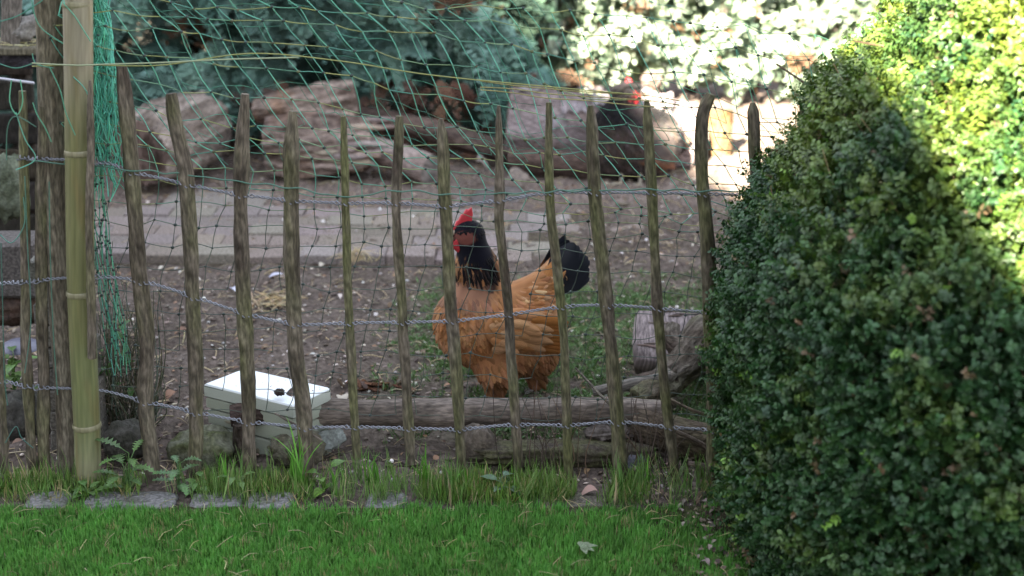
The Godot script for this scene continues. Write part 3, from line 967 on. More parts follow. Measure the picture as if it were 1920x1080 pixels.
func build_logs() -> void:
	var pale := rgb(0.46, 0.385, 0.335)
	var dusk := rgb(0.17, 0.13, 0.11)
	var mauve := rgb(0.27, 0.225, 0.225)
	var g: Geo
	var d1: Vector3 = Vector3(-1.217, 0.158, -5.680) - Vector3(-1.338, 0.156, -5.200)
	var t := log_thing("broken_log", "thick pale log with a dull brown sawn end, leftmost under the conifers", [Vector3(-1.346, 0.156, -5.200), Vector3(-1.278, 0.164, -5.420), Vector3(-1.202, 0.169, -5.660)], 44, [0.125, 0.135, 0.15, 0.15, 0.145, 0.13],
		{"sides": 64, "amp": 0.2, "fa": 5.0, "fl": 1.6, "seed": 4.0, "squash": 0.95, "col": wood_tones(pale * 1.15, rgb(0.19, 0.15, 0.125), rgb(0.33, 0.28, 0.24), 3.0, 5.0, 190.0, d1.normalized())}, "log", rgb(0.19, 0.135, 0.115))
	g = Geo.new()                                             # splinters along its torn end
	for k in 46:
		var a := rnd(0, PI)
		var c: Vector3 = Vector3(-1.202, 0.169, -5.660)
		var side := Vector3(0.75, 0.0, 0.66)
		var q := c + side * cos(a) * rnd(0.06, 0.13) + Vector3.UP * sin(a) * rnd(0.05, 0.13) - d1.normalized() * 0.09
		tube(g, PackedVector3Array([q, q + d1.normalized() * rnd(0.08, 0.16) + rdir() * 0.01]), [0.014, 0.005], {"sides": 5, "squash": 0.5, "col": vary(pale, 0.25), "seed": k * 2.0})
	part("splinters", g, M.wood, t)
	t = log_thing("shaggy_log", "weathered log of flaking layered wood, right of the leftmost thick log", [Vector3(-0.921, 0.115, -5.500), Vector3(-0.746, 0.126, -5.480), Vector3(-0.536, 0.129, -5.500)], 46, [0.095, 0.112, 0.108, 0.085],
		{"sides": 72, "amp": 0.4, "fa": 5.5, "fl": 1.2, "seed": 17.0, "col": wood_tones(rgb(0.50, 0.395, 0.34), rgb(0.15, 0.105, 0.09), rgb(0.34, 0.225, 0.17), 13.0, 3.0, 200.0)})
	g = Geo.new()
	for k in 70:
		var a := rnd(-0.9, 2.6)
		var x0 := rnd(-0.86, -0.58)
		var ctr := Vector3(x0, 0.115, -5.49)
		var q := ctr + Vector3(0, sin(a), cos(a)) * rnd(0.095, 0.115)
		var e := q + Vector3(rnd(0.05, 0.17), rnd(-0.012, 0.012), rnd(-0.01, 0.01))
		tube(g, path([q, q.lerp(e, 0.5) + rdir() * 0.005, e], 5), [0.006, 0.013, 0.004], {"sides": 6, "squash": 0.55, "amp": 0.2, "seed": k * 1.7, "col": vary(rgb(0.46, 0.365, 0.31), 0.35)})
	part("flakes", g, M.wood, t)
	log_thing("rotten_log", "short crumbling orange tinged log lying on top of the shaggy log", [Vector3(-0.996, 0.219, -5.660), Vector3(-0.823, 0.240, -5.640), Vector3(-0.602, 0.273, -5.660)], 36, [0.04, 0.062, 0.068, 0.06],
		{"sides": 40, "amp": 0.45, "fa": 3.2, "fl": 3.0, "seed": 29.0, "col": wood_tones(rgb(0.50, 0.40, 0.34), rgb(0.17, 0.12, 0.10), rgb(0.45, 0.26, 0.16), 21.0, 5.0, 170.0)})
	log_thing("thin_log", "slim smooth pale log with a grey sawn end, slanting out from the shaggy log", [Vector3(-0.588, 0.110, -5.550), Vector3(-0.453, 0.089, -5.460), Vector3(-0.306, 0.058, -5.370)], 26, [0.05, 0.052, 0.056, 0.058],
		{"sides": 26, "amp": 0.12, "fa": 1.6, "fl": 4.0, "seed": 41.0, "rough": false, "col": wood_tones(rgb(0.48, 0.39, 0.355), rgb(0.34, 0.255, 0.225), dusk, 31.0)}, "log", rgb(0.30, 0.265, 0.24))
	log_thing("dark_pole", "long dark brown pole lying under the conifer branches behind the shaggy log", [Vector3(-1.405, 0.275, -5.860), Vector3(-1.105, 0.246, -5.840), Vector3(-0.815, 0.207, -5.800)], 26, [0.045, 0.05, 0.045],
		{"sides": 20, "amp": 0.15, "fa": 1.5, "fl": 3.0, "seed": 51.0, "col": wood_tones(rgb(0.17, 0.125, 0.105), rgb(0.10, 0.075, 0.065), dusk, 33.0)}, "pole")
	log_thing("brown_branch", "long brown branch in the gap between the shaggy log and the big right log", [Vector3(-0.678, 0.181, -5.800), Vector3(-0.356, 0.139, -5.720), Vector3(0.010, 0.056, -5.600)], 30, [0.035, 0.045, 0.04],
		{"sides": 20, "amp": 0.2, "fa": 1.5, "fl": 3.0, "seed": 61.0, "col": wood_tones(rgb(0.23, 0.165, 0.14), rgb(0.12, 0.088, 0.075), dusk, 43.0)}, "branch")
	t = log_thing("big_log", "largest log, peeling and mauve grey, behind the grey hen", [Vector3(-0.021, 0.169, -5.660), Vector3(0.208, 0.145, -5.660), Vector3(0.457, 0.124, -5.660), Vector3(0.699, 0.105, -5.660)], 70, [0.138, 0.15, 0.145, 0.148, 0.15, 0.146],
		{"sides": 48, "amp": 0.13, "fa": 2.0, "fl": 2.0, "seed": 71.0, "col": wood_tones(mauve * 1.6, rgb(0.23, 0.18, 0.17), rgb(0.46, 0.33, 0.29), 53.0, 8.0, 70.0)}, "log", rgb(0.26, 0.20, 0.165))
	for k in 14:
		var a := rnd(0.3, 2.0)
		g = Geo.new()
		var x := rnd(0.0, 0.56)
		var w := rnd(0.05, 0.16)
		var da := rnd(0.1, 0.3)
		var ring := []
		for s in 8:                                             # a curl of bark lying on the round of the log
			for r in 2:
				var aa := a + da * (1 if r else -1) * (0.7 + 0.3 * sin(s * 2.1 + k))
				var rad := 0.157 + 0.006 * sin(s * 1.3 + k * 2.0)
				g.vert(Vector3(x + w * s / 7.0, 0.155 + sin(aa) * rad, -5.66 + cos(aa) * rad), Vector2(s * 0.02, r * 0.05), vary(rgb(0.40, 0.355, 0.36), 0.15))
			if s > 0:
				var f := s * 2
				g.quad(f - 2, f, f + 1, f - 1)
		part("bark_flake", g, M.bark, t)
	log_thing("under_log", "dark brown log lying in front of and below the largest log", [Vector3(-0.010, 0.063, -5.500), Vector3(0.182, 0.054, -5.470), Vector3(0.384, 0.036, -5.460)], 30, [0.05, 0.056, 0.052],
		{"sides": 22, "amp": 0.14, "fa": 1.6, "fl": 3.0, "seed": 81.0, "col": wood_tones(rgb(0.165, 0.115, 0.095), rgb(0.10, 0.072, 0.062), dusk, 63.0)}, "log", rgb(0.12, 0.09, 0.075))
	t = thing("tree_stump", "small sunlit brown stump right of the largest log", "stump")
	g = Geo.new()
	tube(g, path([Vector3(0.823, -0.046, -5.750), Vector3(0.824, 0.065, -5.760), Vector3(0.827, 0.198, -5.780)], 22), [0.052, 0.046, 0.05], {"sides": 22, "amp": 0.3, "fa": 1.6, "fl": 6.0, "seed": 91.0, "col": wood_tones(rgb(0.34, 0.22, 0.12), rgb(0.2, 0.11, 0.05), rgb(0.12, 0.07, 0.04), 73.0, 120.0, 40.0, Vector3.UP)})
	part("wood", g, M.bark, t)
	t = thing("knotty_stump", "round knobbly brown grey stump top peeping up beside the grey hen's head", "stump")
	g = Geo.new()
	lump(g, Vector3(0.085, 0.07, 0.08), 2.2, 0.35, 22.0, 16, 8.0, rgb(0.2, 0.15, 0.13))
	part("knob", g, M.bark, t).position = Vector3(0.565, 0.281, -5.950)
	g = Geo.new()
	tube(g, path([Vector3(0.583, -0.106, -5.920), Vector3(0.574, 0.092, -5.930), Vector3(0.566, 0.264, -5.950)], 12), [0.05, 0.04, 0.032], {"sides": 12, "amp": 0.2, "seed": 5.0, "col": rgb(0.2, 0.15, 0.12)})
	part("wood", g, M.bark, t)
	# ---- near the fence
	t = log_thing("long_branch_log", "long smooth horizontal log lying close behind the pales, across the hen's feet", [Vector3(-0.518, 0.096, -3.030), Vector3(-0.404, 0.086, -3.040), Vector3(-0.238, 0.077, -3.050), Vector3(-0.072, 0.078, -3.050), Vector3(0.119, 0.081, -3.050), Vector3(0.262, 0.083, -3.050), Vector3(0.342, 0.081, -3.040)], 80, [0.027, 0.033, 0.031, 0.0335, 0.034, 0.031, 0.033, 0.034, 0.030, 0.033],
		{"sides": 24, "amp": 0.16, "fa": 1.4, "fl": 3.0, "seed": 101.0, "rough": false, "col": wood_tones(rgb(0.26, 0.215, 0.185), rgb(0.15, 0.122, 0.102), rgb(0.31, 0.255, 0.22), 83.0)}, "log", rgb(0.19, 0.14, 0.11))
	g = Geo.new()
	tube(g, path([Vector3(-0.491, 0.096, -3.030), Vector3(-0.483, 0.127, -3.010), Vector3(-0.472, 0.147, -3.000)], 8), [0.022, 0.02, 0.017], {"sides": 12, "amp": 0.2, "seed": 6.0, "col": rgb(0.15, 0.12, 0.105)})
	part("knot", g, M.bark, t)
	log_thing("stub_branch", "short rotten reddish branch stub between the white box and the long log", [Vector3(-0.618, 0.095, -2.990), Vector3(-0.565, 0.096, -3.000), Vector3(-0.501, 0.084, -3.010)], 18, [0.022, 0.026, 0.02],
		{"sides": 18, "amp": 0.4, "fa": 1.8, "fl": 12.0, "seed": 111.0, "col": wood_tones(rgb(0.16, 0.115, 0.095), rgb(0.085, 0.062, 0.052), rgb(0.22, 0.12, 0.09), 93.0)}, "branch", rgb(0.2, 0.12, 0.1))
	log_thing("post_stub", "dark upright stub of wood under the reddish branch stub", [Vector3(-0.590, 0.090, -2.965), Vector3(-0.589, 0.035, -2.960), Vector3(-0.584, -0.030, -2.955)], 12, [0.018, 0.02, 0.021],
		{"sides": 14, "amp": 0.2, "fa": 1.6, "fl": 8.0, "seed": 121.0, "col": wood_tones(rgb(0.13, 0.105, 0.085), rgb(0.07, 0.055, 0.045), dusk, 103.0)}, "stump")
	t = thing("mossy_beam", "low mossy dark timber beam lying behind the pales at ground level", "beam", Vector3(0.112, 0.024, -2.955), 0.02)
	g = Geo.new()
	lump(g, Vector3(0.38, 0.046, 0.07), 4.0, 0.22, 16.0, 26, 12.0, func(q: Vector3, b: float) -> Color: return rgb(0.11, 0.11, 0.055).lerp(rgb(0.085, 0.07, 0.055), clampf(0.5 + 1.5 * noise.get_noise_3d(q.x * 200.0, q.y * 300.0, q.z * 200.0), 0, 1)))
	part("wood", g, M.stone, t)
	t = thing("split_block", "broad split wooden block with mauve grey face, half behind the right pales", "log")
	g = Geo.new()
	var outline := PackedVector2Array([Vector2(-0.085, -0.075), Vector2(0.0, -0.085), Vector2(0.12, -0.08), Vector2(0.13, 0.03), Vector2(0.10, 0.075), Vector2(-0.02, 0.082), Vector2(-0.082, 0.08), Vector2(-0.09, 0.0)])
	plate(g, outline, 0.07, rgb(0.30, 0.25, 0.245))
	var o := part("wood", g, M.wood, t)
	o.transform = Transform3D(Basis(Vector3.RIGHT, -0.95) * Basis(Vector3.BACK, -0.04), Vector3(0.393, 0.073, -3.500))
	g = Geo.new()
	for k in 26:
		var y := rnd(-0.075, 0.075)
		var x := rnd(-0.08, 0.06)
		tube(g, path([Vector3(x, y, 0.036), Vector3(x + 0.02, y + rnd(-0.004, 0.004), 0.037), Vector3(x + rnd(0.03, 0.08), y + rnd(-0.006, 0.006), 0.036)], 5), [0.0015, 0.003, 0.001], {"sides": 5, "squash": 0.6, "col": vary(rgb(0.25, 0.19, 0.17), 0.3)})
	part("ridges", g, M.wood, o)
	t = log_thing("gnarled_root", "gnarled twisted grey root climbing over the split wooden block", [Vector3(0.537, 0.164, -3.380), Vector3(0.462, 0.133, -3.360), Vector3(0.402, 0.087, -3.300), Vector3(0.330, 0.067, -3.200), Vector3(0.280, 0.078, -3.120)], 46, [0.052, 0.05, 0.042, 0.035, 0.026],
		{"sides": 26, "amp": 0.45, "fa": 2.0, "fl": 9.0, "seed": 131.0, "col": wood_tones(rgb(0.21, 0.185, 0.155), rgb(0.115, 0.09, 0.07), rgb(0.15, 0.15, 0.085), 113.0)}, "root")
	g = Geo.new()
	for q in [[Vector3(0.482, 0.140, -3.340), Vector3(0.495, 0.095, -3.280), Vector3(0.516, 0.059, -3.220)], [Vector3(0.436, 0.117, -3.330), Vector3(0.390, 0.133, -3.360), Vector3(0.393, 0.160, -3.400)], [Vector3(0.379, 0.083, -3.260), Vector3(0.333, 0.082, -3.240), Vector3(0.273, 0.084, -3.200)]]:
		tube(g, path(q, 14), [0.035, 0.022, 0.015], {"sides": 14, "amp": 0.4, "fa": 2.0, "fl": 12.0, "seed": rnd(0, 50), "col": wood_tones(rgb(0.2, 0.175, 0.145), rgb(0.11, 0.085, 0.07), dusk, 13.0)})
	part("root_arm", g, M.bark, t)
	log_thing("flat_stick", "flat pale grey stick beside the gnarled root", [Vector3(0.189, 0.067, -3.200), Vector3(0.273, 0.089, -3.190), Vector3(0.370, 0.107, -3.200)], 12, [0.011, 0.014, 0.012], {"sides": 10, "amp": 0.2, "squash": 0.6, "seed": 141.0, "rough": false, "col": rgb(0.25, 0.225, 0.2)}, "stick")
	log_thing("round_end_log", "brown log with a rounded end, lowest at the right beside the hedge", [Vector3(0.273, 0.065, -3.030), Vector3(0.356, 0.048, -3.000), Vector3(0.434, 0.034, -2.980), Vector3(0.459, 0.033, -2.970)], 26, [0.036, 0.042, 0.046, 0.03],
		{"sides": 22, "amp": 0.2, "fa": 1.5, "fl": 5.0, "seed": 151.0, "col": wood_tones(rgb(0.175, 0.14, 0.105), rgb(0.105, 0.08, 0.06), rgb(0.13, 0.13, 0.07), 123.0)})
	var sticks := [
		[[Vector3(0.333, 0.099, -2.930), Vector3(0.426, 0.051, -2.920), Vector3(0.448, 0.012, -2.900)], 0.006, "forked grey stick on the dark ground at the foot of the last pale"],
		[[Vector3(0.379, 0.027, -2.900), Vector3(0.434, 0.022, -2.880), Vector3(0.489, 0.011, -2.850)], 0.008, "pale root like stick reaching under the hedge"],
		[[Vector3(0.329, 0.136, -3.020), Vector3(0.399, 0.106, -3.000), Vector3(0.480, 0.085, -2.990)], 0.004, "thin tan twig across the gnarled root"],
		[[Vector3(0.153, 0.087, -3.300), Vector3(0.199, 0.138, -3.000), Vector3(0.265, 0.085, -2.960)], 0.0035, "thin twig leaning behind the second last tall pale"],
		[[Vector3(0.490, -0.010, -4.650), Vector3(0.572, -0.020, -4.600), Vector3(0.614, -0.026, -4.550)], 0.005, "pale straight stick on the soil right of the tail"],
		[[Vector3(-0.103, -0.011, -5.000), Vector3(0.028, -0.009, -5.020), Vector3(0.076, 0.008, -5.100)], 0.006, "dark curved twig in front of the dark slate"],
		[[Vector3(0.358, 0.014, -5.050), Vector3(0.480, 0.010, -5.050), Vector3(0.513, 0.016, -5.100)], 0.007, "short brown twig below the grey hen"],
		[[Vector3(-0.510, 0.130, -2.930), Vector3(-0.458, 0.103, -2.920), Vector3(-0.409, 0.071, -2.920)], 0.003, "thin pale twig leaning on the galvanised wire near the white box"],
	]
	var sd := 200.0
	for s in sticks:
		sd += 10.0
		log_thing("stick", s[2], s[0], 10, [s[1] * 0.7, s[1], s[1] * 0.6], {"sides": 7, "amp": 0.25, "fl": 20.0, "seed": sd, "col": vary(rgb(0.22, 0.185, 0.145), 0.25)}, "stick", null, "sticks lying about the run")

func rock(called: String, label: String, at: Vector3, size: Vector3, power: float, amp: float, c1: Color, c2: Color, sd: float, rot := Vector3.ZERO, category := "stone", group := "") -> void:
	var t := thing(called, label, category, at, 0.0, group)
	var g := Geo.new()
	lump(g, size, power, amp, 16.0, 20, sd, func(q: Vector3, b: float) -> Color:
		var n := noise.get_noise_3d(q.x * 260.0 + sd, q.y * 260.0, q.z * 260.0)
		return c1.lerp(c2, clampf(0.5 + n * 1.5 + b * 0.4, 0, 1)))
	part("stone", g, M.stone, t).rotation = rot

func build_stones() -> void:
	var t := thing("concrete_slab", "pale thick concrete slab lying at the back edge of the brick path", "slab", Vector3(-1.058, -0.014, -5.130), -0.01)
	var g := Geo.new()
	slab(g, Vector3(0.365, 0.045, 0.21), 0.006, 0.004, rgb(0.33, 0.295, 0.265))
	part("stone", g, M.stone, t)
	rock("slate_shard", "pale triangular stone standing on edge before the big right log", Vector3(0.016, 0.044, -5.250), Vector3(0.10, 0.10, 0.05), 1.5, 0.3, rgb(0.34, 0.28, 0.24), rgb(0.24, 0.2, 0.18), 3.0, Vector3(-0.3, 0.3, 0.2))
	rock("dark_slate", "flat dark grey slate lying below the triangular stone", Vector3(-0.046, 0.007, -5.150), Vector3(0.20, 0.045, 0.14), 2.4, 0.2, rgb(0.13, 0.115, 0.11), rgb(0.18, 0.155, 0.145), 13.0, Vector3(0.25, 0.1, 0.05))
	t = thing("bark_curl", "curled pale piece of bark lying left of the dark slate", "bark")
	g = Geo.new()
	for k in 13:
		var a := 1.9 * k / 12.0 - 0.4
		for r in 2:
			g.vert(Vector3(cos(a) * 0.045, sin(a) * 0.06, (0.05 if r else -0.05) + 0.01 * sin(k * 1.1)), Vector2(k * 0.02, r * 0.1), rgb(0.34, 0.29, 0.26))
		if k > 0:
			g.quad(k * 2 - 2, k * 2 - 1, k * 2 + 1, k * 2)
	var f := g.v.size()
	for k in 13:
		var a := 1.9 * k / 12.0 - 0.4
		for r in 2:
			g.vert(Vector3(cos(a) * 0.04, sin(a) * 0.054, (0.05 if r else -0.05) + 0.01 * sin(k * 1.1)), Vector2(k * 0.02, r * 0.1), rgb(0.22, 0.17, 0.14))
		if k > 0:
			g.quad(f + k * 2 - 2, f + k * 2, f + k * 2 + 1, f + k * 2 - 1)
	part("bark", g, M.bark, t)
	t.position = Vector3(-0.132, 0.054, -5.330)
	rock("mossy_rock", "mossy grey boulder at the fence foot under the white box", Vector3(-0.678, 0.017, -2.975), Vector3(0.145, 0.10, 0.11), 3.0, 0.25, rgb(0.20, 0.205, 0.15), rgb(0.10, 0.11, 0.05), 23.0)
	rock("pale_rock", "squat yellowish rock under the left end of the long log", Vector3(-0.467, 0.035, -2.960), Vector3(0.115, 0.075, 0.08), 3.2, 0.22, rgb(0.21, 0.2, 0.15), rgb(0.14, 0.125, 0.085), 33.0)
	rock("slate_chip", "thin grey green slate chip right of the yellowish rock", Vector3(-0.400, 0.050, -2.970), Vector3(0.07, 0.012, 0.05), 2.6, 0.2, rgb(0.24, 0.26, 0.24), rgb(0.18, 0.19, 0.17), 43.0, Vector3(0.5, 0.3, 0.25))
	rock("dark_rock", "dark rounded rock just right of the bamboo pole's foot", Vector3(-0.846, 0.045, -2.980), Vector3(0.10, 0.085, 0.09), 2.4, 0.25, rgb(0.085, 0.08, 0.07), rgb(0.055, 0.055, 0.045), 53.0)
	rock("wedge_stone", "upright brown wedge stone under the middle of the long log", Vector3(-0.070, 0.035, -2.965), Vector3(0.07, 0.10, 0.06), 2.6, 0.3, rgb(0.19, 0.16, 0.13), rgb(0.12, 0.10, 0.08), 63.0, Vector3(0, 0, 0.3))
	rock("earth_lump", "low lump of brown earth and rubble under the long log, left of the wedge stone", Vector3(-0.265, -0.005, -2.985), Vector3(0.2, 0.03, 0.09), 2.0, 0.5, rgb(0.13, 0.10, 0.085), rgb(0.07, 0.058, 0.05), 73.0)
	rock("grey_rubble", "grey stone slab between the mossy beam and the rounded log", Vector3(0.212, 0.052, -3.000), Vector3(0.10, 0.035, 0.06), 2.4, 0.4, rgb(0.18, 0.155, 0.14), rgb(0.12, 0.10, 0.09), 83.0)
	rock("blue_stone", "small bluish stone at the foot of the second last tall pale", Vector3(0.269, 0.013, -2.930), Vector3(0.045, 0.04, 0.04), 2.6, 0.2, rgb(0.18, 0.19, 0.22), rgb(0.13, 0.13, 0.15), 93.0)
	var kerb := [[-1.003, -0.915, "leftmost mossy kerb stone"], [-0.885, -0.695, "widest wet looking grey kerb stone, below the bamboo pole"], [-0.664, -0.560, "grey kerb stone below the third tall pale"], [-0.549, -0.450, "rightmost of the close set grey kerb stones"], [-0.302, -0.218, "lone kerb stone half sunk in grass below the middle of the fence"], [0.044, 0.190, "sandy kerb stone at the right, nearly buried"]]
	var kg := "kerb stones along the lawn"
	for k in kerb.size():
		var q: Array = kerb[k]
		var cx: float = (q[0] + q[1]) * 0.5
		var w: float = q[1] - q[0]
		t = thing("kerb_stone", q[2], "kerb stone", Vector3(cx, -0.002 if k < 4 else -0.007, -2.765 if k < 4 else -2.772), rnd(-0.06, 0.06), kg)
		g = Geo.new()
		var tone := rgb(0.27, 0.26, 0.26) if k < 5 else rgb(0.19, 0.17, 0.14)
		var tk := rnd(0, 50)
		lump(g, Vector3(w, 0.026, 0.075), 6.0, 0.07, 16.0, 14, tk, func(p: Vector3, b: float) -> Color:
			var n := noise.get_noise_3d(p.x * 200.0 + tk, p.y * 200.0, p.z * 200.0)
			return vary(tone, 0.03).lerp(rgb(0.10, 0.11, 0.06), clampf(n * 1.6, 0.0, 0.7)))
		part("stone", g, M.stone, t)

func build_left_corner() -> void:
	var t := thing("compost_crate", "dark slatted compost crate at the far left behind the posts", "crate")
	for row in 7:
		var g := Geo.new()
		slab(g, Vector3(0.95, 0.088, 0.022), 0.004, 0.003, vary(rgb(0.05, 0.042, 0.036), 0.3))
		var o := part("board", g, M.wood, t)
		o.position = Vector3(-1.86, 0.05 + row * 0.102, -4.25 + rnd(-0.004, 0.004))
		o.rotation.z = rnd(-0.01, 0.01)
	for x: float in [-2.28, -1.43]:
		var g := Geo.new()
		slab(g, Vector3(0.05, 0.76, 0.05), 0.005, 0.0, rgb(0.06, 0.05, 0.04))
		part("corner_post", g, M.wood, t).position = Vector3(x, 0.36, -4.289)
	t = thing("weathered_board", "upright weathered grey board at the top left edge", "board", Vector3(-1.339, 0.852, -4.000), 0.2)
	var g := Geo.new()
	slab(g, Vector3(0.05, 0.22, 0.018), 0.003, 0.003, rgb(0.2, 0.18, 0.155))
	part("board", g, M.wood, t).rotation.z = -0.12
	rock("bleached_wood", "bleached wedge of wood leaning beside the weathered board", Vector3(-1.324, 0.781, -4.020), Vector3(0.14, 0.06, 0.07), 1.7, 0.35, rgb(0.42, 0.40, 0.37), rgb(0.28, 0.26, 0.24), 111.0, Vector3(0, 0, 0.6), "wood")
	t = thing("shelf_board", "mossy board with yellow straw on it, top left behind the wooden post", "board", Vector3(-1.353, 0.737, -4.020))
	g = Geo.new()
	slab(g, Vector3(0.24, 0.02, 0.16), 0.003, 0.002, rgb(0.18, 0.16, 0.11))
	part("board", g, M.wood, t)
	g = Geo.new()
	for k in 40:
		var q := Vector3(rnd(-0.1, 0.1), 0.012 + rnd(0, 0.008), rnd(-0.07, 0.08))
		tube(g, PackedVector3Array([q, q + Vector3(rnd(-0.05, 0.05), rnd(-0.003, 0.006), rnd(-0.02, 0.02))]), [0.0015], {"sides": 3, "col": vary(rgb(0.36, 0.33, 0.18), 0.3)})
	struct(part("straw", g, M.dry, t), "stuff")
	rock("grey_sack", "crumpled mauve grey sack under the mossy board", Vector3(-1.345, 0.703, -4.050), Vector3(0.13, 0.05, 0.1), 2.5, 0.4, rgb(0.16, 0.15, 0.19), rgb(0.08, 0.075, 0.09), 121.0, Vector3.ZERO, "sack")
	t = thing("white_rod", "thin white rod lying across the far left edge", "rod")
	g = Geo.new()
	tube(g, path([Vector3(-1.327, 0.716, -3.700), Vector3(-1.261, 0.707, -3.700), Vector3(-1.203, 0.699, -3.700)], 6), [0.0035], {"sides": 8, "col": rgb(0.36, 0.36, 0.4)})
	part("rod", g, M.horn, t)
	rock("lichen_stone", "lichen covered greenish stone at the left edge above the grey block", Vector3(-1.300, 0.427, -3.700), Vector3(0.10, 0.17, 0.10), 2.4, 0.3, rgb(0.21, 0.24, 0.18), rgb(0.10, 0.115, 0.075), 131.0)
	t = thing("grey_block", "rough grey masonry block at the left edge, stacked on darker rubble", "block", Vector3(-1.250, 0.269, -3.550), 0.1)
	g = Geo.new()
	slab(g, Vector3(0.13, 0.15, 0.12), 0.01, 0.008, rgb(0.155, 0.14, 0.13))
	part("stone", g, M.stone, t)
	rock("brown_rubble", "reddish brown rubble stone under the grey block", Vector3(-1.259, 0.155, -3.550), Vector3(0.15, 0.08, 0.12), 3.0, 0.25, rgb(0.12, 0.075, 0.055), rgb(0.07, 0.05, 0.04), 141.0)
	rock("rubble_base", "dark rubble heap at the bottom left behind the leafy plant", Vector3(-1.161, 0.001, -3.150), Vector3(0.2, 0.16, 0.14), 2.6, 0.35, rgb(0.10, 0.095, 0.085), rgb(0.05, 0.05, 0.04), 151.0)
	t = thing("metal_lid", "bluish rounded metal lid among the leaves at the left", "lid", Vector3(-1.171, 0.139, -3.300))
	g = Geo.new()
	tube(g, PackedVector3Array([Vector3(0, 0, 0), Vector3(0, 0.006, 0), Vector3(0, 0.016, 0), Vector3(0, 0.02, 0)]), [0.05, 0.049, 0.03, 0.008], {"sides": 24, "col": rgb(0.09, 0.09, 0.12)})
	part("lid", g, M.horn, t)
	leafy("leafy_plant", "leafy green plant in the dark gap at the left edge", Vector3(-1.168, 0.052, -3.220), 16, 0.05, 0.022, 0.1, rgb(0.10, 0.2, 0.04))
	t = thing("paver_stack", "stack of grey pavers seen between the wooden post and the dark pale", "stack", Vector3(-0.975, 0, -3.06))
	for k in 9:
		g = Geo.new()
		slab(g, Vector3(0.105, 0.046, 0.10), 0.003, 0.002, vary(rgb(0.21, 0.2, 0.175), 0.12))
		var o := part("brick", g, M.brick, t)
		o.position = Vector3(rnd(-0.006, 0.006), 0.025 + k * 0.05, rnd(-0.005, 0.005))
		o.rotation.y = rnd(-0.05, 0.05)

func build_foam_box() -> void:
	var t := thing("foam_box", "white polystyrene box with a pale lid behind the second and third tall pales", "box")
	var h := 0.143
	var L := Vector3(-0.684, 0, -3.06)
	var B := Vector3(-0.612, 0, -3.152)
	var R := Vector3(-0.405, 0, -3.036)
	var F := Vector3(-0.472, 0, -2.938)
	var body := rgb(0.30, 0.325, 0.26)
	var lid := rgb(0.74, 0.78, 0.80)
	var mid := (L + B + R + F) * 0.25
	var rim := func(y0: float, y1: float, grow: float, col: Color, mat_: Material, called: String) -> void:
		var g := Geo.new()
		var q := []
		for p in [L, B, R, F]:
			q.append(mid + (p - mid) * grow)
		var soft := 0.003
		var rows := [[y0, 1.0], [y1 - soft, 1.0], [y1, 1.0 - soft / 0.1]]
		for r in rows.size():
			for k in 8:
				var a: Vector3 = q[(k / 2) % 4] if k % 2 == 0 else q[(k / 2 + 1) % 4]
				var e := mid + (a - mid) * float(rows[r][1])
				g.vert(Vector3(e.x, rows[r][0], e.z), Vector2(e.x, float(rows[r][0])), col)
			if r > 0:
				for k in range(0, 8, 2):
					var b := r * 8 + k
					g.quad(b - 8, b, b + 1, b - 7)
		var f := g.v.size()
		for k in 4:
			var e2: Vector3 = mid + (q[k] - mid) * (1.0 - soft / 0.1)
			g.vert(Vector3(e2.x, y1, e2.z), Vector2(e2.x, e2.z), col)
		g.quad(f, f + 1, f + 2, f + 3)
		part(called, g, mat_, t)
	rim.call(-0.02, 0.046, 1.0, body, M.foam, "side")
	rim.call(0.051, 0.084, 0.985, body * 0.97, M.foam, "side")
	rim.call(0.089, 0.112, 1.0, body, M.foam, "side")
	rim.call(0.116, h, 1.02, rgb(0.4, 0.43, 0.38), M.foam, "lid_rim")
	rim.call(h - 0.002, h + 0.0025, 1.012, lid, M.foam, "lid")
	var spots := []
	var shades := []
	for k in 60:
		var u := rnd(0.04, 0.96)
		var w := rnd(0.04, 0.96)
		var q: Vector3 = L.lerp(B, u).lerp(F.lerp(R, u), w)
		if rng.randf() > 0.25 + w * 0.75:
			continue
		spots.append(Transform3D(Basis(Vector3.UP, rnd(0, TAU)) * Basis.from_scale(Vector3(rnd(0.4, 1.8), 0.5, rnd(0.4, 1.2))), Vector3(q.x, h + 0.0026, q.z)))
		shades.append(vary(rgb(0.26, 0.22, 0.17), 0.5))
	var sp := Geo.new()
	lump(sp, Vector3(0.004, 0.0022, 0.003), 2.2, 0.4, 14.0, 5, 1.0, Color.WHITE)
	many("dirt_specks", sp.mesh(), M.dry, spots, shades, t)
	for k in 9:
		var sg := Geo.new()
		var u := rnd(0.05, 0.9)
		var q: Vector3 = L.lerp(F, u)
		var nrm := Vector3(-0.5, 0, 0.87)
		lump(sg, Vector3(rnd(0.01, 0.03), rnd(0.006, 0.02), 0.0022), 2.2, 0.4, 14.0, 6, k * 3.0, vary(rgb(0.2, 0.19, 0.14), 0.2))
		var o := part("mud_splash", sg, M.dry, t)
		o.transform = Transform3D(basis_of(nrm, Vector3.UP), Vector3(q.x, rnd(0.01, 0.07), q.z) + nrm * 0.0005)
	rock("dirt_clod", "dark clod of dirt on the white lid", Vector3(-0.504, 0.162, -2.970), Vector3(0.022, 0.014, 0.02), 2.2, 0.4, rgb(0.1, 0.085, 0.075), rgb(0.06, 0.05, 0.045), 161.0, Vector3.ZERO, "clod")

